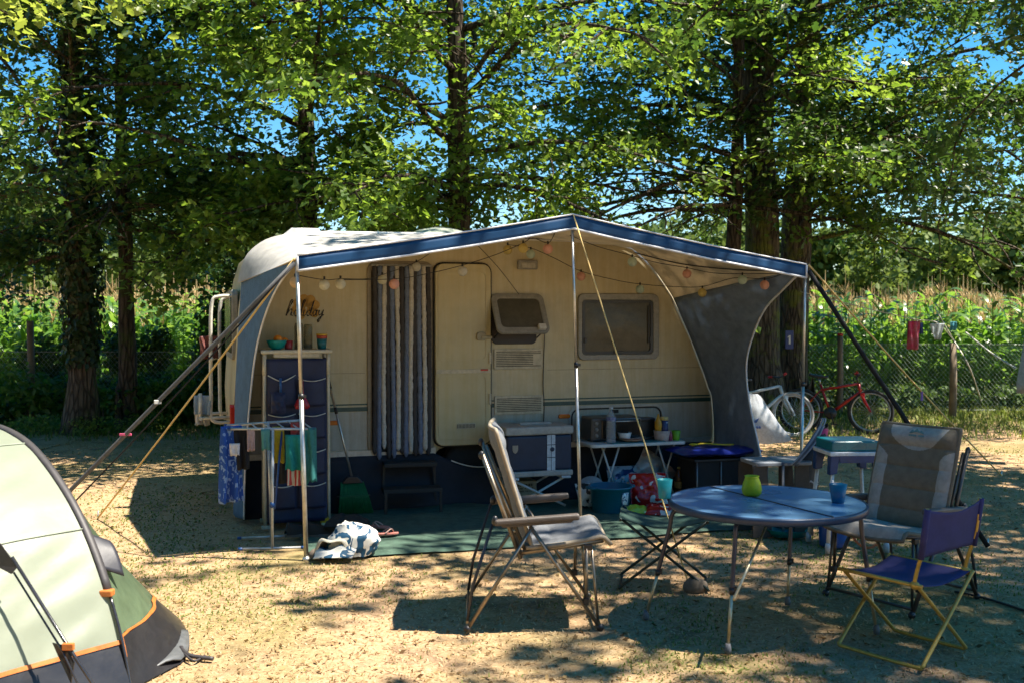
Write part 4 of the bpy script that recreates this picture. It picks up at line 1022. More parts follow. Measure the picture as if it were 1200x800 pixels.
for (px,py,zt) in ((853,765,.29),(757,725,.26),(923,708,.24),(1027,742,.28)):
    g=gnd(px,py)-TC; g.z=0; d=g.normalized(); top=d*(TR-.13)+Vector((0,0,TZ-.03)); kn=d*(TR-.03)+Vector((0,0,TZ-.07)); 
    if px in (853,1027): kn=d*(TR-.05)+Vector((0,0,TZ-.05))
    foot=g+Vector((0,0,.012)); mid=foot.lerp(kn,zt/(TZ-.06))
    m=MB(); m.tube(smooth([d*(TR-.3)+Vector((0,0,TZ-.035)),top,kn,kn.lerp(mid,.3),mid],6),.012,9); l=obj('leg',m,darkleg,tb)
    m=MB(); m.tube([mid,foot],.0095,8); e=obj('leg_extension',m,goldleg,l)
    m=MB(); m.lathe([(.016,0),(.018,.02),(.012,.05)],foot-Vector((0,0,.012)),10); obj('foot',m,M('grey_rubber_foot',(.16,.16,.17),rough=.7),e)
    m=MB(); m.box(mid+Vector((.014,0,.01)),(.02,.016,.03)); m.tube([mid-Vector((0,0,.012)),mid+Vector((0,0,.02))],.014,8); obj('clamp',m,blackpl,l)
m=MB(); q0=Vector((-.30,-.10,TZ-.05)); m.tube([(-.02,-.18,TZ-.04),gnd(860,702,.33)-TC],.008,6); m.tube([(-.45,.02,TZ-.06),(-.32,.05,TZ-.04)],.008,6); obj('brace',m,goldleg,tb)
def ontop(px,py,z=TZ+.004): return gnd(px,py,z)
teal_t=M('translucent_teal_plastic',(.03,.36,.40),rough=.3,trans=.35,dirt=.03); bluec=M('blue_plastic_cup',(.01,.17,.34),rough=.35,trans=.3,dirt=.03)
def cup(name,label,p,r0,r1,h,mat,cat='cup',th=.0025,n=24):
    m=MB(); m.lathe([(.0,.0),(r0*.95,0),(r0,.004),(r1,h),(r1-th,h+.001),(r0-th,.006),(0,.006)],(0,0,0),n); return tag(obj(name,m,mat,None),label,cat,loc=p)
cup('cup','pale teal see through plastic cup at the left edge of the round table',ontop(779,583),.034,.043,.105,teal_t)
cup('cup','blue plastic tumbler at the right side of the round table',ontop(982,588),.034,.048,.10,bluec)
m=MB(); m.lathe([(0,0),(.040,0),(.052,.012),(.057,.035),(.050,.07),(.041,.095),(.038,.103),(.042,.112),(.039,.113),(.035,.103),(.046,.065),(.052,.035),(.045,.012),(0,.008)],(0,0,0),28)
tag(obj('vase','' or m,M('yellow_green_frosted_glass',(.58,.66,.02),(.50,.60,.02),.35,0,30,.5,70,trans=.4,dirt=.06),None),'bulbous yellow green glass vase in the middle of the round table','vase',loc=ontop(881,580))
# ---- reclining camp chairs
def camp_chair(name,label,loc,rz,mats,back_sub,front=False,w=.60,sc=1.0):
    frame,arm,pad,pad2,edge=mats
    r=thing(name,label,'chair',loc,rz); hw=w/2
    def P(x,z,y): return Vector(((x-.37)*sc,y,z*sc))
    for sg in (-1,1):
        y=sg*hw
        m=MB(); m.tube([P(0,.012,y*1.02),P(.365,.585,y*.98)],.0135,9,flat=.8); l=obj('leg',m,frame,r); m=MB(); m.ball(P(.0,.016,y*1.02),(.022,.02,.02),8); obj('foot',m,blackpl,l)
        m=MB(); m.tube([P(.745,.012,y*1.02),P(.35,.59,y*.98)],.0135,9,flat=.8); l=obj('leg',m,frame,r); m=MB(); m.ball(P(.745,.016,y*1.02),(.024,.022,.022),8); obj('foot',m,blackpl,l)
        m=MB(); m.tube([P(.67,.46,y*.96),P(.665,.155,y*1.0)],.010,8); m.tube([P(.70,.45,y*.94),P(.735,.03,y*1.0)],.008,7); obj('seat_strut',m,frame,r)
        m=MB(); m.tube([P(.14,.60,y*.95),P(.03,.25,y*.98),P(.0,.06,y*1.0)],.009,7); obj('rear_strut',m,edge,r)
        m=MB(); m.box(P(.39,.628,y*1.04),(.475*sc,.05,.034),Matrix.Rotation(rad(-4),3,'Y')); m.box(P(.39,.607,y*1.04),(.40*sc,.03,.02),Matrix.Rotation(rad(-4),3,'Y')); obj('armrest',m,arm,r,bevel=.012,seg=3)
        m=MB(); m.tube([P(.25,.425,y*.9),P(.5,.46,y*.9),P(.765,.50,y*.9)],.014,8); obj('seat_rail',m,frame,r)
        m=MB(); m.tube([P(.085,.99,y*.93),P(.30,.40,y*.93)],.0125,8); m.tube([P(.11,.97,y*.88),P(.33,.43,y*.88)],.010,8); obj('back_tube',m,frame,r)
        m=MB(); m.ball(P(.155,.62,y*1.0),(.02,.02,.03),8); m.ball(P(.08,.985,y*.93),(.018,.016,.024),8); m.box(P(.665,.165,y*1.01),(.03,.03,.035)); m.box(P(.68,.465,y*.95),(.045,.025,.03)); objs('joint',m,blackpl,r,bevel=.003)
    m=MB(); m.tube([P(.0,.05,-hw),P(.0,.05,hw)],.009,7); m.tube([P(.735,.05,-hw),P(.735,.05,hw)],.009,7); m.tube([P(.30,.41,-hw*.9),P(.30,.41,hw*.9)],.012,7); m.tube([P(.765,.495,-hw*.85),P(.765,.495,hw*.85)],.012,7); objs('cross_tube',m,frame,r)
    # padded back: local plane along (P(.345,.44) -> P(.135,1.12))
    A=P(.345,.44,0); B=P(.135,1.12,0); up=(B-A); Lb=up.length; upn=up.normalized(); nrm=Vector((upn.z,0,-upn.x))   # toward the sitter
    bw=hw*.93
    def backs(side):
        def fn(a,b):
            x=(a-.5)*2; seam=abs(math.sin(PI*(b*5+.02)))**.45
            wd=bw*(1-.03*abs(b-.5)) * (1 if b>.04 else .98)
            th=.032*(1-abs(x)**6)*(.55+.45*seam)*(1-(2*b-1)**10)+ (.022*math.exp(-((b-.88)/.08)**2)*(1-abs(x)**4))
            if back_sub and abs(x)>.66: th+=.012*(1-((abs(x)-.83)/.17)**2)*(1 if b<.78 else .3)
            cv_=.03*x*x
            p=A+upn*(b*Lb)+Vector((0,x*wd,0))
            return p+nrm*((th+cv_) if side>0 else cv_-.012-th*.35)
        return fn
    NX,NY=(96,150) if back_sub else (28,50)
    m=MB(); m.grid(backs(1),NX,NY,0); m.grid(backs(-1),28,50,0)
    # two-tone: wings and pillow of the padded back
    k=0
    if back_sub:
        f=0
        for i in range(NX):
            for j in range(NY):
                a=(i+.5)/NX*2-1; b=(j+.5)/NY
                wing=abs(a)>.66+.34*max(0,(b-.66)/.12)**2 if b<.80 else False
                pil=((a/.74)**2+((b-1.03)/.27)**2<1)
                if wing or pil: m.m[i*NY+j]=1
    bk=obj('backrest',m,[pad,pad2],r)
    m=MB(); e=[backs(1)(t,1) for t in [i/20 for i in range(21)]]; ed=[(backs(1)(0,t)+backs(-1)(0,t))/2 for t in [i/30 for i in range(31)]]+[(backs(1)(t,1)+backs(-1)(t,1))/2 for t in [i/20 for i in range(1,20)]]+[(backs(1)(1,1-t)+backs(-1)(1,1-t))/2 for t in [i/30 for i in range(31)]]
    m.tube(ed,.012,7,flat=1.0); obj('piping',m,pad if back_sub else pad2,bk)
    # seat
    A2=P(.33,.445,0); B2=P(.80,.515,0); f2=B2-A2; L2=f2.length; fn_=f2.normalized(); n2=Vector((-fn_.z,0,fn_.x))
    def seats(side):
        def fn(a,b):
            x=(a-.5)*2; seam=abs(math.sin(PI*(b*3)))**.5
            th=.030*(1-abs(x)**6)*(.7+.3*seam)*(1-max(0,2*b-1)**8)
            cvx=.022*x*x-.012*math.sin(PI*b)
            dn=-.05*max(0,(b-.90)/.10)**2
            p=A2+fn_*(b*L2)+Vector((0,x*hw*.92,0))
            return p+n2*((th+cvx+dn) if side>0 else cvx-.012-th*.4+dn)
        return fn
    m=MB(); m.grid(seats(1),24,30,1 if back_sub else 0); m.grid(seats(-1),24,30)
    stt=obj('seat',m,[pad,pad2],r)
    m=MB(); ed=[(seats(1)(0,t)+seats(-1)(0,t))/2 for t in [i/20 for i in range(21)]]+[(seats(1)(t,1)+seats(-1)(t,1))/2 for t in [i/14 for i in range(1,14)]]+[(seats(1)(1,1-t)+seats(-1)(1,1-t))/2 for t in [i/20 for i in range(21)]]
    m.tube(ed,.013,7); obj('piping',m,pad2 if not back_sub else pad,stt)
    return r,A,upn,nrm,bw,Lb,bk
bronze=M('bronze_grey_tube',(.30,.25,.19),(.24,.20,.15),.32,.8,6,.05)
armbr=M('brown_grey_armrest',(.10,.082,.070),rough=.5,bump=.3,bscale=200)
padg=M('slate_grey_padding',(.155,.165,.18),(.135,.142,.155),.75,0,4,.35,170,weave=140)
padl=M('tan_piping',(.34,.28,.20),rough=.7)
edgeb=M('dark_strut',(.05,.05,.055),rough=.45,metal=.4)
camp_chair('camp_chair','slate grey padded reclining camp chair seen from the side, left of the round table',Vector((.105,5.81,0)),rad(2),(bronze,armbr,padg,padl,edgeb),False,w=.62,sc=.965)
taupe=M('taupe_padding',(.175,.14,.095),(.155,.122,.082),.75,0,4,.35,170,weave=140); beige=M('light_grey_padding',(.38,.35,.31),(.34,.31,.275),.75,0,4,.35,170,weave=140)
dkfr=M('dark_bronze_frame',(.10,.085,.075),rough=.4,metal=.6)
r,A,upn,nrm,bw,Lb,bk=camp_chair('camp_chair','taupe padded camp chair with pale side panels, facing the round table from the right',Vector((2.36,6.17,0)),rad(216),(dkfr,armbr,taupe,beige,edgeb),True,w=.57,sc=.91)
# embroidered emblem on the pillow: three peaks above a line of lettering marks
m=MB(); Cc=A+upn*(Lb*.915)+nrm*.052
def em(x,y,h): return Cc+Vector((0,-x,0))+upn*y+nrm*h
m.prism([(-.05,.0),(-.03,.022),(-.018,.012),(.0,.034),(.018,.014),(.03,.024),(.05,.0),(.02,.006),(0,.010),(-.02,.006)],em,-.004,.004)
for i in range(8):
    if i!=3: m.prism(rrect(.009,.011,.003,2,cx=-.045+i*.0129,cy=-.014),em,-.004,.004)
obj('emblem',m,M('teal_embroidery',(.10,.24,.27),rough=.7),bk,clean=True)
# ---- director's chair
DC=Vector((2.00,5.18,0)); dc=thing('directors_chair','small folding directors chair with dark blue canvas and yellow tube frame','chair',DC,rad(38)); dc.scale=(.94,.94,.95)
yt=M('yellow_painted_tube',(.52,.35,.075),(.44,.29,.06),.35,.35,8,.05,dirt=.1); dbl=M('indigo_canvas',(.028,.028,.135),(.022,.022,.11),.8,0,3,.3,160,weave=120)
def uframe(x0,x1,yw,zt,r_=.0105):
    pts=[(x1,-yw,zt),(x1+(x0-x1)*.08,-yw,zt-.03),(x0+(x1-x0)*.08,-yw,.055),(x0,-yw*1.0+.005,.02),(x0,-yw+.05,.0115),(x0,yw-.05,.0115),(x0,yw-.005,.02),(x0+(x1-x0)*.08,yw,.055),(x1+(x0-x1)*.08,yw,zt-.03),(x1,yw,zt)]
    m=MB(); m.tube(smooth(pts,5),r_,9); return m
obj('leg_frame',uframe(-.24,.25,.245,.43),yt,dc); obj('leg_frame',uframe(.24,-.25,.215,.43),yt,dc)
for sx in (-1,1):
    m=MB(); m.tube([(sx*.25,-.245,.43),(sx*.25,.245,.43)],.0105,9); obj('seat_rail',m,yt,dc)
    m=MB(); m.tube(smooth([(sx*.25,-.20,.425),(sx*.252,-.215,.5),(sx*.258,-.26,.66),(sx*.26,-.275,.83)],5),.0105,9); m.ball((sx*.25,-.205,.43),(.02,.03,.022),8); obj('back_post',m,yt,dc)
m=MB()
def seatf(a,b): 
    x=(a-.5)*.5; return Vector((x,lerp(-.235,.235,b)*(1-.05*math.sin(PI*a)),.437-.035*math.sin(PI*a)-.012*math.sin(PI*a)*math.sin(PI*b)+.004*noise.noise(Vector((a*4,b*4,7)))))
m.grid(seatf,18,12); obj('seat',m,dbl,dc,solid=.004)
m=MB()
def backf(a,b):
    x=(a-.5)*.545; z=lerp(.575,.825,b); yb=lerp(-.238,-.275,b)
    return Vector((x,yb-.022*math.sin(PI*a)-.004,z-(.035*math.sin(PI*a)**1.0 if b>.6 else 0)*(b-.6)/.4+.012*math.sin(PI*a)*(1-b)+.005*noise.noise(Vector((a*5,b*3,2)))))
m.grid(backf,20,12); bk2=obj('backrest',m,dbl,dc,solid=.004)
for sx in (-1,1):
    m=MB(); m.tube([(sx*.262,-.243,.572),(sx*.266,-.28,.828)],.0165,9); obj('sleeve',m,dbl,bk2)
# ---- green folding stool, rope end stone
gs=thing('folding_stool','dark green canvas folding stool with crossed legs, left of the round table','stool',Vector((.96,6.45,0)),rad(-8))
dg=M('dark_green_tube',(.018,.035,.030),rough=.4,metal=.3); dgc=M('dark_green_canvas',(.015,.055,.042),rough=.75,weave=120,bump=.3)
def xleg(x0,x1,yw,zt,m):
    m.tube(smooth([(x1,-yw,zt),(lerp(x1,x0,.9),-yw,.06),(x0,-yw,.015),(x0*.99,-yw+.05,.011),(x0*.99,yw-.05,.011),(x0,yw,.015),(lerp(x1,x0,.9),yw,.06),(x1,yw,zt)],5),.009,8)
m=MB(); xleg(-.27,.26,.17,.44,m); obj('leg_frame',m,dg,gs)
m=MB(); xleg(.27,-.26,.15,.44,m); obj('leg_frame',m,dg,gs)
m=MB()
for sx in (-1,1): m.tube([(sx*.265,-.19,.44),(sx*.265,.19,.44)],.009,8)
obj('seat_rail',m,dg,gs)
m=MB(); m.grid(lambda a,b:Vector(((a-.5)*.55,(b-.5)*.34,.452-.055*math.sin(PI*a))),16,8); obj('seat',m,dgc,gs,solid=.004)
stone=M('field_stone',(.22,.17,.13),(.15,.12,.09),.9,0,12,.6,50)
def rock(lab,p,r):
    m=MB(); m.ball((0,0,r[2]*.6),r,14); m.v=[tuple(Vector(v)*(1+.22*noise.noise(Vector(v)*14+Vector((p[0],0,0))))) for v in m.v]; tag(obj('stone',m,stone,None),lab,'stone',loc=p)
rock('brown stone holding the yellow rope behind the round table legs',gnd(814,692),(.075,.06,.055)); rock('pale grey stone at the foot of the left awning pole',gnd(374,655)+Vector((0,.02,.0)),(.08,.06,.045))
# ---- things on the mat near the middle
tub=MB(); tub.lathe([(0,0),(.145,0),(.155,.01),(.178,.205),(.192,.21),(.192,.222),(.176,.222),(.150,.012),(0,.012)],(0,0,0),36)
t=thing('washing_tub','petrol blue round plastic washing tub on the green mat','tub',gnd(716,602)+Vector((0,.05,.02)),0); tealb=M('petrol_blue_plastic',(.005,.145,.235),(.004,.13,.21),.32,0,3,.05,dirt=.04); obj('basin',tub,tealb,t)
m=MB()
for a0 in (20,200):
    vs=[]
    for i in range(9):
        a=rad(a0-24+48*i/8); k=max(0,math.sin(PI*i/8))**.5
        vs+=[(math.cos(a)*.188,math.sin(a)*.188,.20),(math.cos(a)*(.19+.035*k),math.sin(a)*(.19+.035*k),.205),(math.cos(a)*(.19+.035*k),math.sin(a)*(.19+.035*k),.218),(math.cos(a)*.188,math.sin(a)*.188,.222)]
    m.add(vs,[(i*4+j,(i+1)*4+j,(i+1)*4+(j+1)%4,i*4+(j+1)%4) for i in range(8) for j in range(4)],0,True)
obj('grip',m,tealb,t,clean=True)
m=MB(); m.grid(lambda a,b:Vector(((.167+.012*b)*math.cos(rad(-62+26*a))*1.01,(.167+.012*b)*math.sin(rad(-62+26*a))*1.01,.06+.12*b)),6,3); obj('sticker',m,blotch('tub_sticker',(.75,.78,.78),(.02,.08,.2),40,.55,.4),t,solid=.001)
def pillow(name,label,cat,p,s,mat,rz=0,rx=0,ry=0,th=.0,seed=0,sub=None,wr=.12,pinch=.8):
    """a puffed bag: two sheets joined at a crimped rim"""
    m=MB(); R=Matrix.Rotation(rz,3,'Z')@Matrix.Rotation(ry,3,'Y')@Matrix.Rotation(rx,3,'X')
    for sg in (1,-1):
        def fn(a,b):
            x=(a-.5)*2;y=(b-.5)*2; q=max(0,(1-x**4)*(1-abs(y)**3.2))**.62
            n_=noise.noise(Vector((x*2.2,y*2.2,seed)))+.5*noise.noise(Vector((x*5,y*5,seed+4)))
            return R@Vector((x*s[0]/2*(1-.06*(1-abs(y))),y*s[1]/2,sg*s[2]/2*q*(1+wr*2*n_)+ .10*s[2]*n_*q))
        m.grid(fn,20,20)
    o=obj(name,m,mat,None); zm=min(v.co.z for v in o.data.vertices)
    for v in o.data.vertices: v.co.z-=zm
    return tag(o,label,cat,loc=p)
redbag=blotch('red_snack_print',(.50,.012,.010),(.75,.70,.66),11,.60,.25,0,.7,.6)
pillow('snack_bag','tall red and white snack bag standing behind the washing tub','snack bag',gnd(758,597)+Vector((.03,.12,.02)),(.34,.30,.14),redbag,rx=rad(68),rz=rad(6),seed=3)
pillow('snack_bag','small red packet lying in front of the tall red snack bag','snack bag',gnd(770,607)+Vector((.02,.03,.02)),(.22,.15,.07),blotch('red_packet_print',(.45,.01,.01),(.68,.60,.58),14,.56,.3,0,.5,.6),rx=rad(25),rz=rad(-14),seed=7)
pillow('snack_bag','lime green packet lying beside the washing tub','snack bag',gnd(747,606)+Vector((.0,.02,.02)),(.17,.11,.07),blotch('lime_packet_print',(.42,.55,.04),(.70,.75,.5),16,.62,.3,0,.5,.6),rx=rad(20),seed=9)
pillow('shopping_bag','crumpled milky white and pink plastic bag behind the red snack bags','bag',gnd(768,590)+Vector((.02,.22,.03)),(.40,.30,.16),blotch('milky_pink_film',(.60,.45,.40),(.72,.69,.66),6,.5,.3,.35,.8),rx=rad(62),ry=rad(38),rz=rad(8),seed=14,wr=.22)
pillow('rust_bag','rust brown paper bag under the pink plastic bag','bag',gnd(752,588)+Vector((.05,.35,.05)),(.2,.16,.12),M('rust_paper',(.20,.045,.02),rough=.5),rx=rad(60),seed=12)
# bottles
clearp=glassm('clear_bottle_plastic',(.55,.62,.68),.30,.1); waterl=M('blue_bottle_label',(.04,.10,.35),(.35,.40,.55),.4,0,30,0); 
def bottle(label,p,h,r,capm,labm,bm_,lz=(.35,.55),hang=None,name='water_bottle'):
    b=thing(name,label,'bottle',p,0)
    prof_=[(0,0),(r*.9,0),(r,.01)]
    k=9
    for i in range(k): z=.03+(h*.66-.03)*i/(k-1); prof_.append((r*(1-.05*(i%2)),z))
    prof_+=[(r*.85,h*.74),(r*.45,h*.86),(r*.34,h*.90),(r*.34,h*.935)]
    m=MB(); m.lathe(prof_,(0,0,0),16); obj('body',m,bm_,b)
    m=MB(); m.lathe([(r*.42,h*.935),(r*.42,h),(0,h)],(0,0,0),12); obj('cap',m,capm,b)
    if labm:
        m=MB(); m.lathe([(r*1.02,h*lz[0]),(r*1.02,h*lz[1])],(0,0,0),16); m.s=[True]*len(m.s); 
        m2=MB(); m2.v=m.v; m2.f=m.f[:16]; m2.m=m.m[:16]; m2.s=m.s[:16]; obj('label',m2,labm,b)
    return b
capb=M('white_cap',(.6,.62,.66),rough=.4); capp=M('pink_cap',(.55,.12,.25),rough=.4)
for i,(px,lab) in enumerate(((722,'leftmost small water bottle of the row under the white table'),(738,'small water bottle third from the right in the row under the white table'),(747,'small water bottle second from the right in the row under the white table'),(730,'small water bottle second from the left in the row under the white table'),(757,'rightmost small water bottle of the row, beside the pink plastic bag'))):
    p=dep(px,600,9.12); p.z=.03; bottle(lab,p,.235,.034,capb if i%2 else M('lilac_cap',(.4,.36,.6),rough=.4),M('pale_bottle_label',(.25,.28,.5),(.6,.3,.4),.4,0,25,0),clearp)['group']='row of small water bottles'
pillow('carrier_bag','pale plastic carrier bag with a dark blue print under the white table','bag',dep(738,592,9.42)*Vector((1,1,0)) if False else Vector((1.05,9.38,.03)),(.36,.30,.16),blotch('carrier_print',(.50,.55,.60),(.02,.05,.16),9,.55,.35,.15),rx=rad(75),rz=rad(10),seed=20)
bottle('brown glass bottle standing right of the white table legs',Vector((1.53,9.35,.03)),.29,.042,M('gold_cap',(.5,.35,.1),rough=.4),M('amber_label',(.45,.2,.04),rough=.5),glassm('brown_glass',(.16,.05,.01),.75,.08),name='glass_bottle')
bottle('clear glass bottle between the brown bottle and the dark cupboard',Vector((1.66,9.35,.03)),.26,.04,M('dark_cap',(.05,.05,.05),rough=.4),M('pale_label',(.45,.45,.42),rough=.5),glassm('clear_glass',(.25,.28,.27),.35,.05),name='glass_bottle')
# black and white bag left of the tub
pillow('toiletry_bag','black and white patterned bag with white piping left of the washing tub','bag',gnd(697,598)+Vector((-.03,.10,.02)),(.26,.22,.15),blotch('black_white_print',(.65,.64,.60),(.02,.02,.022),10,.50,.5,0,1.5),rx=rad(62),rz=rad(20),seed=31)
cup_=MB(); cup_.lathe([(0,0),(.125,0),(.13,.01),(.13,.018),(.02,.018),(0,.018)],(0,0,0),30,R=Matrix.Rotation(rad(78),3,'X'))
tag(obj('plate','' or cup_,M('grey_dish',(.30,.32,.34),rough=.4),None),'round grey dish leaning against the stand of the cool box','dish',loc=Vector((.70,9.03,.155)))
# ---- cool box on its folding stand
CB=thing('cool_box','large dark blue cool box with a white stripe and grey lid, on a folding stand','cool box',c2w(2.53,-.37,.305),CA)
cnavy=M('cool_box_navy',(.011,.024,.062),(.009,.019,.05),.5,0,2,.2,120); cgrey=M('cool_box_grey',(.40,.39,.36),rough=.5); 
m=MB(); m.box((0,0,.205),(.60,.36,.31)); bx=obj('box',m,cnavy,CB,bevel=.02,seg=3)
m=MB(); m.box((0,0,.40),(.63,.385,.075)); ld=obj('lid',m,cgrey,CB,bevel=.018,seg=3)
m=MB(); m.box((.02,0,.445),(.30,.05,.025)); obj('handle',m,cgrey,ld,bevel=.01)
m=MB(); m.box((0,0,.025),(.62,.38,.05)); obj('base',m,cgrey,CB,bevel=.012)
m=MB(); m.box((.105,-.182,.205),(.075,.006,.31)); sr=obj('stripe',m,M('cool_box_white_stripe',(.60,.66,.72),rough=.5),bx)
m=MB(); m.box((.105,-.186,.205),(.004,.003,.31)); m.box((.105,-.186,.275),(.075,.003,.006)); m.box((.105,-.186,.165),(.075,.003,.006)); m.ball((.115,-.186,.235),(.022,.003,.02),10); obj('badge',m,cnavy,sr)
m=MB(); m.prism([(-.25,.28),(-.20,.28),(-.20,.24),(-.21,.22),(-.225,.21),(-.24,.22),(-.25,.24)],lambda x,y,h:(x,h,y),-.186,-.178); obj('badge',m,M('silver_badge',(.35,.33,.28),rough=.4,metal=.3),bx,clean=True)
cs=thing('folding_stand','white folding stand with crossed legs under the cool box','stand',c2w(2.53,-.37,.0),CA)
wt=M('white_painted_tube',(.62,.62,.60),rough=.4)
for sy in (-.14,.14):
    for sg in (-1,1):
        m=MB(); m.tube([(-.25*sg,sy+.012*sg,.035),(.25*sg,sy+.012*sg,.285)],.011,8); obj('leg',m,wt,cs)
for sx in (-.24,.24):
    m=MB(); m.box((sx,0,.294),(.09,.40,.020)); obj('rest',m,M('white_stand_rest',(.66,.68,.70),rough=.4),cs,bevel=.004)
bxk=thing('storage_crate','cardboard carton with printed lettering and green base, under the cool box','carton',c2w(2.47,-.20,.03),CA)
m=MB(); m.box((0,0,.12),(.24,.2,.16)); cr=obj('carton',m,M('printed_carton',(.36,.33,.24),(.32,.28,.19),.8,0,4,.1,80),bxk,bevel=.004)
m=MB(); m.box((.01,0,.02),(.34,.22,.045)); obj('tray',m,M('dark_green_tray',(.012,.10,.05),rough=.4),bxk,bevel=.008)
m=MB(); lr=random.Random(4)
for (z,h,n_) in ((.165,.022,7),(.135,.013,11),(.110,.010,12)):
    x=-.095
    for i in range(n_):
        w_=lr.uniform(.6,1.2)*.17/n_; 
        if i!=n_//2: m.box((x+w_/2,-.1015,z),(w_*.75,.003,h*lr.choice((1,.8,1))))
        x+=.185/n_
obj('print',m,M('carton_ink',(.10,.07,.03),rough=.7),cr)
# ---- white folding table with kitchen things
WT=thing('folding_table','white folding table with crossed legs along the caravan, under the big window','table',c2w(3.47,-.36,0),CA); wz=.565
m=MB(); m.prism(rrect(.94,.45,.05),lambda x,y,h:(x,y,h),wz-.028,wz); obj('top',m,M('white_table_top',(.66,.66,.63),rough=.4,dirt=.06),WT,bevel=.006,clean=True)
for sx in (-.25,.30):
    for sg in (-1,1):
        m=MB(); m.tube([(sx-.085*sg,-.15*1,.035),(sx+.085*sg,-.14,wz-.03)],.009,8); obj('leg',m,wt,WT)
        m=MB(); m.tube([(sx-.085*sg,.16,.035),(sx+.085*sg,.15,wz-.03)],.009,8); obj('leg',m,wt,WT)
def onW(x,y,z=wz): 
    p=WT.location+Vector((x*math.cos(CA)-y*math.sin(CA),x*math.sin(CA)+y*math.cos(CA),0)); return Vector((p.x,p.y,z))
ov=thing('toaster_oven','small black toaster oven with a grey side on the white table','oven',onW(-.15,.08),CA)
m=MB(); m.box((0,0,.115),(.50,.26,.21)); b_=obj('case',m,M('grey_oven_case',(.10,.095,.09),rough=.4,metal=.4),ov,bevel=.02,seg=3)
m=MB(); m.box((.04,-.133,.115),(.38,.012,.17)); d_=obj('door',m,M('oven_glass',(.015,.014,.013),rough=.12,bump=0),ov,bevel=.006)
m=MB(); m.tube([(-.11,-.155,.185),(.19,-.155,.185)],.007,7); m.box((-.1,-.147,.185),(.012,.02,.012)); m.box((.18,-.147,.185),(.012,.02,.012)); obj('handle',m,steel,d_)
m=MB()
for i in range(3): m.lathe([(.016,0),(.016,.014),(0,.014)],(-.20,-.131,.06+i*.055),12,R=Matrix.Rotation(rad(90),3,'X'))
obj('knob',m,greypl,ov)
m=MB(); m.box((0,0,.01),(.52,.25,.006)); tag(obj('tray',m,M('teal_tray',(.015,.20,.24),rough=.4),None,bevel=.002),'thin teal tray lying on the white table','tray',loc=onW(.0,-.09,wz-.006),rotz=CA)
m=MB(); m.lathe([(0,0),(.06,0),(.12,.016),(.122,.02),(.06,.006),(0,.006)],(0,0,0),28); tag(obj('plate','' or m,M('peach_rim_plate',(.60,.42,.30),(.65,.55,.45),.35,0,5,0),None),'lower dinner plate of the pile on the teal tray','plate',loc=onW(-.03,-.10,wz+.008))
m=MB(); m.lathe([(0,0),(.05,0),(.118,.014),(.119,.019),(.05,.006),(0,.006)],(0,0,0),28); tag(obj('plate','' or m,M('red_rim_plate',(.50,.16,.10),(.62,.5,.42),.35,0,6,0),None),'upper reddish plate of the pile on the teal tray','plate',loc=onW(-.02,-.10,wz+.022))
cup('bowl','small white bowl standing on the plates on the white table',onW(-.09,-.09,wz+.03),.05,.064,.055,white,'bowl')
bottle('tall clear water bottle with a blue label on the white table',onW(-.25,-.15),.325,.044,capb,M('navy_bottle_label',(.03,.06,.22),(.3,.35,.5),.4,0,30,0),clearp,(.62,.72))
m=MB(); m.box((0,0,.10),(.16,.15,.20)); m.box((0,-.06,.19),(.15,.06,.03)); m.box((0,-.07,.02),(.13,.08,.03)); k=obj('coffee_maker',m,blackpl,None,bevel=.008); tag(k,'black coffee maker right of the toaster oven','coffee maker',loc=onW(.165,.05),rotz=CA)
cup('bowl','pale pink plastic tub on the white table with bottles in it',onW(.265,-.12),.062,.078,.095,M('pale_pink_plastic',(.60,.47,.42),rough=.4,trans=.2),'tub')
m=MB(); m.lathe([(0,0),(.030,0),(.034,.01),(.034,.06),(.026,.08),(.034,.11),(.034,.16),(.02,.19),(.012,.205),(.006,.235),(0,.236)],(0,0,0),16); tag(obj('squeeze_bottle','' or m,M('mustard_yellow_plastic',(.65,.33,.02),rough=.35,trans=.1),None),'yellow squeeze bottle standing in the pink tub','bottle',loc=onW(.235,-.11,wz+.01))
cn=thing('salt_tin','navy blue cardboard tin with a yellow top in the pink tub','tin',onW(.30,-.10,wz+.01))
m=MB(); m.lathe([(0,0),(.036,0),(.036,.19),(0,.19)],(0,0,0),18); obj('tin',m,blotch('navy_tin_print',(.02,.035,.12),(.6,.6,.6),22,.6,.4),cn,clean=True)
m=MB(); m.lathe([(.037,.175),(.037,.205),(0,.205)],(0,0,0),18); obj('lid',m,M('pale_yellow_lid',(.65,.52,.2),rough=.4),cn,clean=True)
cup('cup','bright green plastic cup at the right end of the white table',onW(.405,-.13),.030,.042,.088,M('bright_green_plastic',(.20,.55,.03),rough=.35,trans=.3,dirt=.03))
m=MB(); m.lathe([(0,0),(.02,0),(.022,.05),(.015,.07),(.016,.075),(0,.09)],(0,0,0),14); tag(obj('jar','' or m,M('dark_pink_plastic',(.35,.05,.12),rough=.35),None),'tiny dark pink jar left of the green cup','jar',loc=onW(.345,-.13))
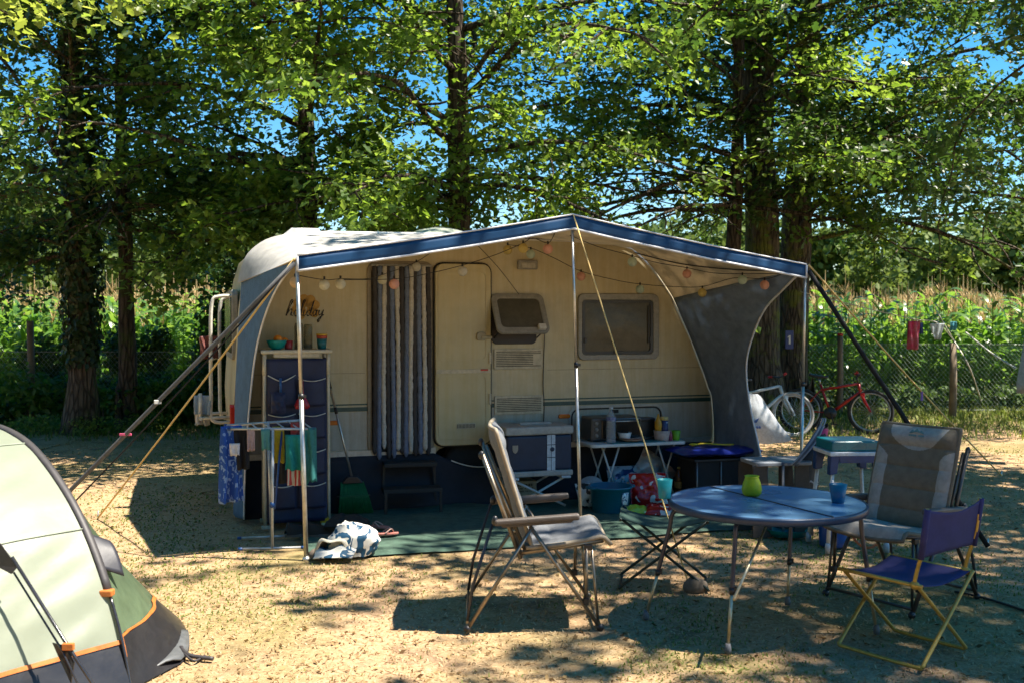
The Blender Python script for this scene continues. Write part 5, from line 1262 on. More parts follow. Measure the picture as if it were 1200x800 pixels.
# ---- dark cupboard with blue mattress
CUp=thing('camp_cupboard','low dark fabric camping cupboard right of the white table','cupboard',c2w(4.22,-.62,0),CA)
m=MB(); m.box((0,0,.215),(.62,.36,.39)); obj('body',m,M('black_fabric',(.018,.018,.022),(.012,.012,.014),.85,0,4,.4,60,weave=70),CUp,bevel=.015)
for x in (-.06,.30,-.30):
    m=MB(); m.tube([(x,-.19,.0),(x,-.19,.40)],.007,7); obj('leg',m,M('grey_thin_tube',(.25,.25,.26),rough=.4,metal=.5),CUp)
m=MB(); m.box((0,0,.416),(.66,.40,.02)); obj('top',m,M('dark_top',(.03,.03,.035),rough=.6),CUp,bevel=.004)
m=MB()
for sg in (1,-1):
    def air(a,b):
        x=(a-.5)*2;y=(b-.5)*2; q=max(0,(1-abs(x)**5)*(1-abs(y)**5))**.5
        t=.035*q*(.6+.4*abs(math.sin(PI*(a*5))))*sg
        return Vector((x*.40,y*.24,.04+t+.02*noise.noise(Vector((x*1.5,y*1.5,4)))))
    m.grid(air,40,16)
tag(obj('air_mattress',m,M('royal_blue_vinyl',(.012,.030,.28),(.010,.024,.22),.35,0,4,.1,40,dirt=.05),None),'half inflated royal blue air mattress on the dark camp cupboard','air mattress',loc=c2w(4.16,-.66,.445),rotz=CA)
m=MB(); m.tube(smooth([(-.19,.05,.0),(-.08,.02,.015),(.04,.0,.005),(.12,-.01,.0),(.20,-.02,.0)],4),[.018]*17,8,flat=.45); m.ball((-.17,.045,.008),(.05,.03,.012),8); tag(obj('toy_paddle',m,M('yellow_toy_plastic',(.72,.55,.02),rough=.35),None),'flat yellow plastic paddle lying on the blue air mattress','paddle',loc=c2w(4.16,-.66,.53),rotz=CA)
# ---- grey folding stool-table near the right wing
gt=thing('folding_table','small pale grey folding table with tapered side panels by the right side wing','table',Vector((2.06,8.0,0)),rad(10)); gz_=.58
lg=M('pale_grey_plastic',(.24,.265,.30),(.21,.235,.265),.4,0,3,.1); dgp=M('dark_brown_side_panel',(.07,.055,.045),rough=.6)
m=MB(); m.prism(rrect(.22,.34,.03,cx=-.115),lambda x,y,h:(x,y,h),gz_-.03,gz_); obj('top',m,lg,gt,bevel=.006,clean=True)
m=MB(); m.prism(rrect(.24,.34,.03,cx=.118),lambda x,y,h:(x,y,h),gz_-.03,gz_); obj('top',m,lg,gt,bevel=.006,clean=True)
for sx,mt in ((-.17,dgp),(.17,dgp)):
    m=MB(); m.prism([(-.09,gz_-.03),(.05,gz_-.03),(.11,0),(-.09,0)],lambda x,y,h:(sx+x*.8,h,y),-.15,-.135); m.prism([(-.09,gz_-.03),(.05,gz_-.03),(.11,0),(-.09,0)],lambda x,y,h:(sx+x*.8,h,y),.135,.15); obj('side_panel',m,mt,gt,bevel=.003,clean=True)
m=MB(); m.tube([(.0,-.16,0),(.0,-.15,gz_-.03)],.012,8); m.tube([(.0,.16,0),(.0,.15,gz_-.03)],.012,8); obj('leg',m,M('grey_leg',(.22,.22,.23),rough=.4),gt)
# ---- folded striped windbreak bag leaning on the right pole
bgm=bands('black_pink_band_cloth',[(0,(.018,.018,.022)),(.36,(.55,.02,.16)),(.42,(.018,.018,.022)),(.62,(.30,.30,.32)),(.645,(.018,.018,.022)),(.80,(.30,.30,.32)),(.82,(.018,.018,.022))],'Z',.5,1.6,.0,.3)
wb=thing('folded_beach_chair','folded black beach chair with white edging and pink band by the right pole','beach chair',Vector((2.36,7.98,0)),rad(25))
m=MB()
for sg in (1,-1):
    m.grid(lambda a,b:Vector(((a-.5)*lerp(.26,.10,b)-.12+.20*b+.02*math.sin(b*9),sg*(.06*max(0,math.sin(PI*a))**.7*(1-.4*b)+.006*noise.noise(Vector((a*8,b*14,sg))))+.0,.28+.58*b-.03*math.sin(PI*a))),12,24)
obj('cover',m,bgm,wb)
m=MB()
for dx in (-.0,.05): m.tube(smooth([(-.27+dx,-.05,.56),(-.20+dx,-.06,.62),(-.08+dx,-.065,.74),(.04+dx*.5,-.05,.88),(.06+dx*.5,-.02,.90)],5),.0065,7)
obj('edging',m,M('white_edging',(.30,.32,.36),rough=.4),wb)
m=MB(); m.grid(lambda a,b:Vector((lerp(-.25,.02,b)+.05*a,-.045-.012*math.sin(PI*a),lerp(.56,.86,b)-.02*a)),5,10); obj('panel',m,M('grey_blue_panel',(.12,.15,.20),rough=.5),wb,solid=.003)
m=MB(); m.tube([(-.16,0,0),(.07,0,.9)],.012,7); m.tube([(.0,.03,0),(.09,.03,.88)],.012,7); obj('frame',m,edgeb,wb)
# ---- teal camping stove on white legs, gas bottle, hose
STV=Vector((2.47,7.52,0)); sv=thing('camping_stove','camping stove with closed teal lid and four splayed white legs','stove',STV,rad(4)); sz=.70
m=MB(); m.box((0,0,sz+.062),(.36,.32,.075)); obj('lid',m,M('teal_stove_lid',(.004,.16,.19),(.004,.14,.165),.3,0,2,.05,dirt=.05),sv,bevel=.012,seg=3)
m=MB(); m.box((0,0,sz+.008),(.39,.35,.03)); obj('tray',m,M('white_stove_tray',(.70,.72,.74),rough=.35),sv,bevel=.006)
bcn=M('deep_blue_corner',(.006,.042,.15),rough=.35); wl_=M('white_stove_leg',(.66,.67,.66),rough=.4)
for sx in (-1,1):
    for sy in (-1,1):
        m=MB(); m.prism([(0,0),(.085,0),(.06,-.06),(.05,-.13),(-.005,-.14)],lambda x,y,h:(sx*(.193-x),sy*(.172-h),sz-.004+y),0,.06); c_=obj('corner',m,bcn,sv,bevel=.006,clean=True)
        m=MB(); m.tube([(sx*.165,sy*.145,sz-.10),(sx*.215,sy*.19,.03)],[.014,.0155],9); l=obj('leg',m,wl_,sv); m=MB(); m.lathe([(.021,0),(.021,.05),(.016,.07)],(sx*.217,sy*.192,0),10); obj('foot',m,M('grey_stove_foot',(.5,.52,.55),rough=.5),l)
m=MB(); m.box((0,-.17,sz-.03),(.25,.01,.05)); obj('front_panel',m,bcn,sv)
gb=thing('gas_bottle','straight blue gas bottle standing under the camping stove','gas bottle',Vector((2.385,7.56,0)))
m=MB(); m.lathe([(0,0),(.095,0),(.102,.012),(.105,.06),(.105,.27),(.10,.31),(.07,.35),(.03,.36),(0,.36)],(0,0,0),28); obj('bottle',m,M('gas_bottle_blue',(.006,.075,.30),(.006,.065,.26),.35,.1,3,.05),gb)
m=MB(); m.lathe([(.022,.36),(.022,.40),(.03,.405),(.03,.43),(0,.43)],(0,0,0),12); obj('valve',m,M('brass_valve',(.45,.33,.12),rough=.4,metal=.7),gb)
m=MB(); m.tube(smooth([(2.66,7.50,.66),(2.72,7.48,.58),(2.75,7.42,.42),(2.74,7.40,.25),(2.66,7.36,.08),(2.56,7.36,.03),(2.48,7.42,.10),(2.42,7.5,.30),(2.39,7.55,.40)],8),.0095,8); tag(obj('gas_hose',m,M('orange_rubber_hose',(.50,.12,.03),rough=.5),None),'orange gas hose hanging from the camping stove down to the blue bottle','hose')
m=MB(); m.lathe([(0,0),(.13,0),(.17,.05),(.175,.055),(.16,.05),(.125,.008),(0,.008)],(0,0,0),28,sy=.7); tag(obj('dish','' or m,M('turquoise_plastic',(.006,.25,.28),rough=.35,trans=.1),None),'shallow turquoise dish on the grass behind the round table','dish',loc=Vector((2.13,7.85,.01)))
pillow('cloth_bundle','pale folded towel lying between the turquoise dish and the gas bottle','towel',Vector((2.19,8.02,.01)),(.28,.16,.10),M('pale_terry',(.50,.50,.48),rough=.9),seed=40)
m=MB(); pts=[]
for i in range(12):
    t=i/11; p=Vector((lerp(2.72,3.25,t),lerp(6.25,5.45,t),0)); p.z=gz(p.x,p.y)+.012; pts.append(p+Vector((.03*math.sin(t*7),0,0)))
for i in range(1,9): 
    p=Vector((3.25+i*.25,5.45-.16*i+.04*math.sin(i),0)); p.z=gz(p.x,p.y)+.012; pts.append(p)
m.tube(smooth(pts,4),.008,6); tag(obj('power_cable',m,cabl,None),'black power cable running over the grass at the right','cable')
# ---- storage organiser by the doorway
OG=thing('camping_wardrobe','tall cream framed camping shelf hung with navy pocket fabric, left of the doorway','shelf',Vector((-1.765,8.33,0)),rad(16))
crf=M('cream_tube',(.55,.49,.36),rough=.45); oz=1.42
for sx in (-1,1):
    for sy in (-1,1):
        m=MB(); m.tube(smooth([(sx*.25,sy*.15,.02),(sx*.25,sy*.15,1.0),(sx*.25,sy*.15,oz-.05),(sx*.245,sy*.15,oz-.02)],3),.014,9); l=obj('leg',m,crf,OG)
        m=MB(); m.tube([(sx*.25,sy*.15,oz-.19),(sx*.25,sy*.15,oz-.02)],.0175,9); obj('corner',m,M('cream_corner_plastic',(.62,.56,.42),rough=.4),l); m=MB(); m.box((sx*.235,sy*.15,.02),(.09,.05,.025)); obj('foot',m,crf,l,bevel=.003)
m=MB(); m.box((0,0,oz-.005),(.56,.38,.03)); tp_=obj('top',m,M('cream_shelf_top',(.62,.57,.44),rough=.45),OG,bevel=.010,seg=3)
m=MB(); m.box((0,-.165,oz-.035),(.36,.02,.03)); obj('rail',m,crf,tp_,bevel=.003)
nv=M('navy_nylon',(.012,.018,.062),(.010,.014,.05),.55,0,3,.3,50,weave=110)
m=MB(); m.grid(lambda a,b:Vector(((a-.5)*.47,-.166+.012*math.sin(PI*a)-.008*noise.noise(Vector((a*4,b*7,3))),lerp(.05,oz-.06,b))),16,40); obj('front_fabric',m,nv,OG,solid=.003)
for sx in (-1,1):
    m=MB(); m.grid(lambda a,b:Vector((sx*(.243-.008*math.sin(PI*b)),lerp(-.15,.15,a),lerp(.05,oz-.06,b))),6,20); obj('side_fabric',m,nv,OG,solid=.003)
for row,(z0,z1) in enumerate(((.16,.36),(.43,.63),(.72,.92),(.98,1.20))):
    for sx in (-1,1):
        m=MB(); 
        def pk(a,b): 
            x=sx*.118+(a-.5)*.215; return Vector((x,-.172-.028*math.sin(PI*a)*(.4+.6*b),lerp(z0,z1,b)-.02*math.sin(PI*a)*b+(.03*abs(2*a-1) if row==3 and sx<0 else 0)*b))
        m.grid(pk,12,8); p_=obj('pocket',m,nv,OG,solid=.002)
        m=MB(); m.tube([pk(i/12,1)+Vector((0,-.002,0)) for i in range(13)],.0045,6); obj('binding',m,M('white_binding',(.60,.58,.52),rough=.6),p_)
def onO(x,y,z=oz+.010):
    a=rad(16); return Vector((-1.765+x*math.cos(a)-y*math.sin(a),8.33+x*math.sin(a)+y*math.cos(a),z))
m=MB(); m.lathe([(0,0),(.035,0),(.06,.02),(.078,.06),(.082,.075),(.078,.075),(.056,.024),(0,.008)],(0,0,0),26); tag(obj('bowl','' or m,M('turquoise_bowl',(.01,.33,.31),rough=.35,trans=.15),None),'turquoise bowl holding oranges on the camping shelf','bowl',loc=onO(-.15,-.06))
org_=M('orange_peel',(.70,.24,.015),(.62,.20,.01),.45,0,12,.4,140,dirt=.04)
for (x,y,z,l) in ((-.14,-.07,.078,'larger orange on top in the turquoise bowl'),(-.085,-.03,.065,'orange at the right rim of the turquoise bowl')):
    m=MB(); m.ball((0,0,0),.038 if z>.07 else .030,16); tag(obj('orange',m,org_,None),l,'orange',loc=onO(x,y,oz+.01+z))
cup('cup','dark red cup half hidden behind the pole on the camping shelf',onO(-.055,-.03),.030,.036,.07,M('dark_red_plastic',(.30,.02,.03),rough=.4))
for (x,y,l,h) in ((.03,.0,'left tall clear glass jar on the camping shelf',.21),(.105,.02,'right tall clear glass jar on the camping shelf',.20)):
    j=thing('glass_jar',l,'jar',onO(x,y)); m=MB(); m.lathe([(0,0),(.034,0),(.036,.01),(.036,h-.03),(.03,h),(.027,h),(.033,h-.03),(.033,.01),(0,.006)],(0,0,0),20); obj('glass',m,glassm('jar_glass',(.42,.40,.28),.25,.06),j)
    m=MB(); m.lathe([(0,.008),(.031,.008),(.031,.045),(0,.05)],(0,0,0),16); obj('contents',m,M('dark_beans',(.05,.03,.02),rough=.7,bump=.6,bscale=90),j)
st3=thing('cup_stack','stack of nested plastic cups, teal below red and yellow, on the camping shelf','cups',onO(.21,-.05))
m=MB(); m.lathe([(0,0),(.033,0),(.042,.085),(0,.085)],(0,0,0),22); obj('cup',m,M('dark_teal_plastic',(.01,.15,.18),rough=.4),st3,clean=True)
m=MB(); m.lathe([(.0415,.084),(.044,.110),(0,.110)],(0,0,0),22); obj('cup',m,M('brick_red_plastic',(.45,.07,.04),rough=.4),st3,clean=True)
m=MB(); m.lathe([(.0435,.109),(.045,.124),(.042,.124),(.038,.1),(0,.1)],(0,0,0),22); obj('cup',m,M('yolk_yellow_plastic',(.60,.38,.03),rough=.4),st3)
# things hanging on the shelf front
m=MB(); m.lathe([(0,-.20),(.05,-.205),(.062,-.18),(.045,-.14),(.018,-.10),(.010,-.04),(.010,.03),(0,.03)],(0,0,0),18,sy=.5); tag(obj('dustpan','' or m,M('red_plastic',(.50,.015,.03),rough=.35,trans=.1),None),'red plastic scoop hanging on the pocket fabric of the camping shelf','scoop',loc=onO(.035,-.24,1.17))
m=MB(); m.tube([(0,0,.05),(0,0,-.07)],.010,8); m.tube([(0,0,-.07),(0,0,-.10)],.008,8); br_=obj('dish_brush',m,M('blue_handle_plastic',(.02,.10,.30),rough=.35),None); tag(br_,'blue handled dish brush hanging left of the red scoop','brush',loc=onO(-.13,-.215,1.16))
m=MB(); m.ball((0,0,-.125),(.022,.02,.03),10); obj('bristles',m,M('pale_bristles',(.55,.58,.6),rough=.8,bump=.8,bscale=200),br_)
pillow('folded_bag','dark blue nylon bag hanging below the dish brush','bag',onO(-.15,-.235,.93),(.12,.17,.07),nv,rx=rad(86),rz=rad(16),seed=50)
# ---- broom, dustpan stick
bm_=thing('broom','broom with green bristles and long metal handle leaning on the caravan','broom',gnd(414,604)+Vector((0,0,.02)),rad(12))
m=MB()
for i in range(26):
    for k in range(4):
        a=(i+.5)/26-.5; m.tube([(a*.19+random.uniform(-.003,.003)-.01,.02*(k-1.5)*.4,.27),(a*.25+.01,.02*(k-1.5)*.5,.14),(a*.30+random.uniform(-.004,.004)+.02,.022*(k-1.5)*.7,random.uniform(.0,.01))],.0036,4)
obj('bristles',m,M('green_broom_bristles',(.012,.22,.07),(.010,.17,.05),.5,0,20,.3,150),bm_)
m=MB(); m.box((.005,0,.15),(.28,.03,.012)); obj('binding',m,blackpl,bm_)
m=MB(); m.prism([(-.10,.26),(.085,.26),(.04,.32),(-.05,.32)],lambda x,y,h:(x,h,y),-.025,.025); obj('head',m,blackpl,bm_,bevel=.006,clean=True)
m=MB(); tp=Vector((-.215,.16,1.20)); m.tube([(-.01,0,.31),Vector((-.01,0,.31)).lerp(tp,.86)],.010,8); obj('handle',m,alu,bm_)
m=MB(); m.tube([Vector((-.01,0,.31)).lerp(tp,.84),tp],.014,8); m.tube([Vector((-.01,0,.31)).lerp(tp,.60),Vector((-.01,0,.31)).lerp(tp,.66)],.0135,8); obj('grip',m,blackpl,bm_)
m=MB(); m.tube([(0,0,0),(-.12,.12,.46)],.012,8); m.ball((.015,-.01,-.01),(.022,.02,.035),8); tag(obj('mallet_handle',m,M('pale_wood_handle',(.30,.18,.09),rough=.6),None),'wooden stick leaning on the caravan behind the broom','stick',loc=gnd(398,590)+Vector((.0,.0,.09)))
# ---- two tread step
sp2=thing('caravan_step','black two tread step in front of the doorway','step',Vector((-.86,8.78,.025)),rad(12))
for (z,y0,y1,w_) in ((.19,-.11,.07,.50),(.385,.07,.25,.46)):
    m=MB(); m.box((0,(y0+y1)/2,z),(w_,y1-y0,.035)); obj('tread',m,M('black_tread',(.022,.022,.022),rough=.7,bump=.4,bscale=90),sp2,bevel=.004)
for sx in (-1,1):
    m=MB(); m.bar((sx*.235,-.10,0),(sx*.235,-.10,.18),.022,.022,(0,1,0)); m.bar((sx*.235,.22,0),(sx*.22,.22,.38),.022,.022,(0,1,0)); m.bar((sx*.24,-.10,.165),(sx*.235,.21,.165),.02,.02); obj('leg',m,M('black_step_frame',(.018,.018,.018),rough=.5),sp2)
# ---- canvas bag, shoes and flip flops
bprint=blotch('white_blue_boat_print',(.64,.63,.58),(.004,.065,.14),11,.56,.7,.12,1.0)
cb=thing('beach_bag','slumped white canvas bag with big dark blue print, lying open by the left pole','bag',gnd(404,655)+Vector((-.01,.10,.03)),rad(4)); cb.scale=(.9,.9,.95)
def fz(p,k,s): return noise.noise(Vector((p[0]*k,p[1]*k,p[2]*k+s)))
m=MB()
def bagf(a,b):
    an=PI*2*a; x=math.cos(an); y=math.sin(an); e=math.cos(b*PI/2)**.55; h=math.sin(b*PI/2)**.8
    lean=.06*b*(1-b)*4
    p=Vector((x*.205*e*(1+.10*math.cos(3*an+.6))+.035*b+lean, y*.15*e*(1+.08*math.cos(2*an))+.02*b, .215*h*(1-.18*x*e)))
    q=Vector((x,y,b*1.5))
    return p*(1+.10*fz(q,1.6,2)+.05*fz(q,4.0,5))+Vector((0,0,-.01+.016*fz(q,5,1)))
m.grid(bagf,64,30); bb_=obj('body',m,bprint,cb)
canvas=M('unbleached_canvas',(.60,.55,.44),(.52,.47,.36),rough=.85,weave=90)
lip=[]
for i in range(40):
    t=2*PI*i/40; px_=-.105+.105*math.cos(t)+.02*math.cos(2*t+1); z_=.070+.055*math.sin(t)+.016*math.sin(3*t+.5)-.10*(px_+.105)*-.2
    lip.append(Vector((px_,-.150-.03*math.cos((px_+.1)*8)+.018*math.sin(2*t),z_)))
m=MB(); k=len(lip); c0=sum(lip,Vector())/k
vs=[]
for s_,dy,dz in ((1.0,-.012,0),(1.13,.004,.004),(1.22,.035,.0),(1.0,.0,0),(.86,.03,0),(.55,.09,0)):
    pass
rings=[(1.24,.045),(1.15,.008),(1.03,-.012),(.93,-.004),(.84,.03),(.6,.075),(.05,.085)]
for (s_,dy) in rings:
    for p in lip: vs.append(c0+(p-c0)*s_+Vector((0,dy,0)))
m.add(vs,[(i*k+j,i*k+(j+1)%k,(i+1)*k+(j+1)%k,(i+1)*k+j) for i in range(len(rings)-1) for j in range(k)],0,True)
for q_,f_ in enumerate(m.f): 
    if q_>=3*k: m.m[q_]=1
obj('opening',m,[canvas,M('dark_hollow',(.045,.04,.035),rough=.9)],cb,clean=True)  # inner rings coloured dark for the shaded hollow of the bag
m=MB(); m.grid(lambda a,b:Vector((-.23+.30*a+.03*b,-.185-.05*(1-b)+.05*b*b-.02*math.sin(PI*a),.004+.062*b+.018*math.sin(a*9+b*2)*b+.010*math.sin(PI*a))),26,8); obj('flap',m,bprint,cb,solid=.004)
pinkf=M('salmon_foam',(.60,.22,.17),(.55,.19,.15),.7); strapf=M('pale_pink_strap',(.62,.40,.34),rough=.5)
def flop(lab,p,rz):
    f=thing('flip_flop',lab,'flip flop',p,rz,'pair of flip flops')
    out=[]
    for i in range(24):
        t=2*PI*i/24; x=math.cos(t)*.095; y=math.sin(t)*(.036+.008*math.cos(t)); out.append((x,y))
    m=MB(); m.prism(out,lambda x,y,h:(x,y,h),0,.016); obj('sole',m,pinkf,f,bevel=.004,clean=True)
    m=MB()
    for sg in (-1,1): m.tube(smooth([(.055,0,.016),(.03,sg*.022,.045),(-.02,sg*.038,.016)],6),.007,6,flat=.6)
    obj('strap',m,strapf,f)
g=gnd(444,623); flop('farther pink flip flop on the green mat, pointing left',Vector((g.x,g.y,.035)),rad(165)); g=gnd(453,631); flop('nearer pink flip flop on the green mat, turned to the right',Vector((g.x,g.y,.035)),rad(20))
darkshoe=M('black_suede',(.020,.018,.017),rough=.85); 
def shoe(lab,p,rz):
    s_=thing('shoe',lab,'shoe',p,rz,'dark shoes under the shelf')
    m=MB(); m.grid(lambda a,b:Vector(((a-.5)*.26,.045*math.cos(PI*b)*(1-.25*abs(2*a-1.1)**3),.02+math.sin(PI*b)*(.10-.055*min(1,a*1.35))*(1 if .03<a<.99 else .3))),16,10); obj('upper',m,darkshoe,s_)
    m=MB(); m.prism([(math.cos(2*PI*i/18)*.133,math.sin(2*PI*i/18)*.047) for i in range(18)],lambda x,y,h:(x,y,h),0,.024); obj('sole',m,M('grey_sole',(.12,.11,.10),rough=.7),s_,clean=True,bevel=.003)
shoe('dark shoe lying left of its pair behind the left awning pole',Vector((-1.62,7.86,.01)),rad(30)); shoe('dark shoe behind the canvas bag, right one of the pair',Vector((-1.45,7.84,.01)),rad(10))
pillow('dark_bundle','rolled dark jacket lying behind the canvas bag','jacket',Vector((-1.27,7.86,.03)),(.34,.2,.13),darkshoe,seed=60)
m=MB(); m.box((0,0,.03),(.07,.05,.05)); m.ball((0,0,.055),(.03,.022,.012),10); tag(obj('sponge_toy',m,M('yolk_foam',(.70,.42,.02),rough=.7),None,bevel=.008),'small yellow block beside the dark jacket','block',loc=gnd(381,616)+Vector((0,0,.02)))
# ---- clothes drying rack with washing
RK=thing('drying_rack','folding metal clothes rack with washing in front of the left side wing','clothes rack',Vector((-1.78,7.55,0)),0)
rkm=M('white_grey_tube',(.56,.58,.60),rough=.35,metal=.4); bcap=M('blue_end_cap',(.02,.08,.26),rough=.4)
A1=gnd(283,632);A2=gnd(345,629);B1=gnd(284,645);B2=gnd(353,643)
def L_(p,z=0): return Vector((p.x-RK.location.x,p.y-RK.location.y,z))
for a,b in ((A1,A2),(B1,B2)):
    m=MB(); m.tube([L_(a,.014),L_(b,.014)],.0095,8); f=obj('foot_bar',m,rkm,RK)
    m=MB(); m.tube([L_(a,.014),L_(a,.014)+Vector((-.03,0,0))],.012,8); m.tube([L_(b,.014),L_(b,.014)+Vector((.03,0,0))],.012,8); obj('end_cap',m,bcap,f)
m=MB(); m.tube([L_(gnd(318,631),.014),L_(gnd(318,631),.0)+Vector((-.02,0,.90))],.0105,8); m.tube([L_(gnd(319,644),.014),L_(gnd(319,644),0)+Vector((.01,0,.88))],.0105,8); obj('upright',m,rkm,RK)
m=MB(); m.tube([L_(gnd(322,644),.30),L_(gnd(325,638),0)+Vector((.03,.05,.86))],.008,7); m.ball(L_(gnd(319,644),.33),(.02,.02,.025),8); obj('brace',m,bcap,RK)
tA=dep(270,502,7.40)-RK.location; tB=dep(366,502,7.48)-RK.location; tC=dep(266,498,7.85)-RK.location; tD=dep(352,492,7.88)-RK.location
for a,b in ((tA,tB),(tC,tD)):
    m=MB(); m.tube([a,b],.010,8); f=obj('hanging_bar',m,rkm,RK); m=MB(); m.tube([a,a-Vector((.02,0,0))],.0125,8); m.tube([b,b+Vector((.025,0,0))],.0125,8); obj('end_cap',m,bcap,f)
m=MB()
for i in range(7): 
    t=i/6; m.tube([tA.lerp(tB,t),tC.lerp(tD,t)],.0055,6)
obj('cross_wire',m,rkm,RK)
def hangp(t,k=0): 
    a=tA.lerp(tB,t); b=tC.lerp(tD,t); return RK.location+a.lerp(b,k)
GW='washing on the drying rack'
wrag('towel','long bright blue patterned beach towel at the left end of the drying rack','towel',hangp(.0,.1)+Vector((.01,-.01,.02)),.15,.56,blotch('blue_towel_print',(.02,.085,.36),(.22,.34,.60),22,.56,.9,.1,1.2),.035,0,(.9,.5),GW,14,20,seed=3,th=.006,taper=-.2)
wrag('clothes_bag','small white round printed tag pouch pinned on the blue towel','pouch',hangp(.01,-.05)+Vector((.03,-.03,-.10)),.075,.09,M('pouch_white',(.62,.60,.62),rough=.6),.008,0,(1,.1),GW,6,8,taper=.1,seed=1)
wrag('garment','black garment hanging right of the blue towel on the rack','garment',hangp(.14,.1),.11,.30,M('black_jersey',(.015,.014,.016),rough=.9),.03,0,(.9,.3),GW,seed=8)
wrag('sock','pale pink sock hanging beside the black garment','sock',hangp(.25,.0),.055,.16,M('pale_pink_knit',(.48,.34,.32),rough=.9),.012,0,(1,.2),GW,6,10,seed=4)
wrag('sock','pale turquoise cloth hanging by the rack upright','cloth',hangp(.47,.0)+Vector((-.02,-.02,0)),.065,.15,M('pale_turquoise_knit',(.12,.38,.38),rough=.9,trans=.2),.012,0,(1,.1),GW,6,10,seed=6)
wrag('garment','narrow yellow cloth hanging on the drying rack','cloth',hangp(.62,.35),.085,.27,M('yellow_cloth',(.58,.46,.03),rough=.85,trans=.2),.02,0,(1,.3),GW,8,12,seed=11)
wrag('garment','black shirt hanging behind the turquoise cloths on the rack','garment',hangp(.76,.5),.17,.44,M('black_cotton',(.016,.015,.018),rough=.9),.03,0,(1,.25),GW,10,16,seed=12)
wrag('garment','wide turquoise cloth left of the awning pole on the rack','cloth',hangp(.80,.0)+Vector((0,-.015,-.04)),.15,.26,M('turquoise_cloth',(.015,.30,.27),(.012,.26,.23),.85,trans=.25),.025,0,(1,.1),GW,10,14,seed=14)
wrag('garment','long sea green cloth at the right end of the drying rack','cloth',hangp(.95,.0)+Vector((0,-.01,.01)),.12,.40,M('sea_green_cloth',(.05,.26,.25),(.04,.22,.21),.85,trans=.25),.022,0,(1,.0),GW,10,16,seed=15,rag=.05)
wrag('garment','red and white striped small garment low on the drying rack','garment',hangp(.83,.2)+Vector((.0,0,-.26)),.13,.17,bands('red_white_stripe_cloth',[(0,(.60,.56,.52)),(.5,(.45,.06,.06))],'X',.85,32),.02,0,(1,.2),GW,10,10,seed=16)
wrag('garment','small red cloth pinned near the right end of the drying rack','cloth',hangp(.86,.5)+Vector((0,0,.02)),.07,.12,M('coral_cloth',(.55,.08,.06),rough=.8),.015,0,(1,.2),GW,6,8,seed=17)
# ---- tent
TF=Vector((-1.74,4.62,0)); ta=Vector((.6,.8,0)); td=Vector((-.8,.6,0))
tn=thing('tent','pale green tunnel tent with black mud flaps and orange trim, at the left edge','tent',TF,0)
tgm=M('pale_green_tent_nylon',(.37,.405,.315),(.345,.38,.295),.38,0,1.5,.5,9,trans=.42,tcol=(.40,.46,.33),dirt=.03)
tg2=M('green_window_film',(.16,.22,.13),(.13,.18,.11),.22,0,2,.15,30,trans=.35,tcol=(.2,.3,.16)); tbk=M('black_mud_flap',(.022,.021,.023),(.018,.017,.019),.32,0,3,.45,14,spec=.6); tor=M('orange_webbing',(.55,.17,.035),rough=.5); tpo=M('dark_pole_sleeve',(.045,.040,.042),rough=.55); pol=M('black_glass_fibre',(.03,.03,.035),rough=.2,spec=.7)
hoop=smooth([(0,0),(.09,.26),(.27,.58),(.52,.845),(.88,1.06),(1.3,1.13),(1.72,1.06),(2.08,.88),(2.33,.60),(2.51,.26),(2.6,0)],6)
hoop=[(p.x,p.y) for p in [Vector((q[0],q[1],0)) for q in hoop]]
def hp(t):
    f=t*(len(hoop)-1); i=min(len(hoop)-2,int(f)); return (lerp(hoop[i][0],hoop[i+1][0],f-i),lerp(hoop[i][1],hoop[i+1][1],f-i))
def hw_(t,ax=0,s=1.0,lift=0): 
    c,z=hp(t); return td*(1.3+(c-1.3)*s)+ta*ax+Vector((0,0,z*s+lift))
def bodyp(a,b):   # a along hoop, b toward the next hoop
    s=1-.05*math.sin(PI*b)+.10*b; p=hw_(a,-1.9*b,s); 
    p+= (p-td*1.3).normalized()*(.012*noise.noise(Vector((a*14,b*3,1)))+.013*noise.noise(Vector((a*38+b*9,b*4,4))))*math.sin(PI*min(.5,b*4))
    return p
def split(name,fn,parent,lo,na,nb,matA,matB):
    """sheet with its lowest band in a second material; the band height follows the ground"""
    m=MB(); m.grid(fn,na,nb); 
    o=obj(name,m,[matA,matB],parent); return o
zsk=.20
def findt(z):
    for i in range(200):
        if hp(i/400)[1]>=z: return i/400
    return 0
t0=findt(zsk); 
m=MB(); m.grid(lambda a,b:bodyp(lerp(t0,1-t0,a),b),170,60); obj('flysheet',m,tgm,tn)
m=MB(); m.grid(lambda a,b:bodyp(lerp(0,t0,a),b)+Vector((.02*(1-a),-.03*(1-a),0)),6,24); m.grid(lambda a,b:bodyp(lerp(1-t0,1,a),b),6,24); objs('mud_flap',m,tbk,tn)
m=MB(); m.grid(lambda a,b:bodyp(lerp(t0-.003,t0+.003,a),b)+Vector((.004,-.006,.002)),2,24); obj('orange_trim',m,tor,tn)
def endp(a,b):    # from the hoop out to the ground at the end
    c,z=hp(a); q=td*(.12+2.36*a)+ta*(.36+.55*max(0,math.sin(PI*a))**.8)
    p=hw_(a); r_=p.lerp(q,b); r_+=Vector((0,0,.0))-(Vector((0,0,1))*.06*math.sin(PI*b)*z)
    r_+=ta*(.018*noise.noise(Vector((a*14,b*5,3)))+.012*noise.noise(Vector((a*40,b*9,5))))*math.sin(PI*min(1,b*1.02)); return r_
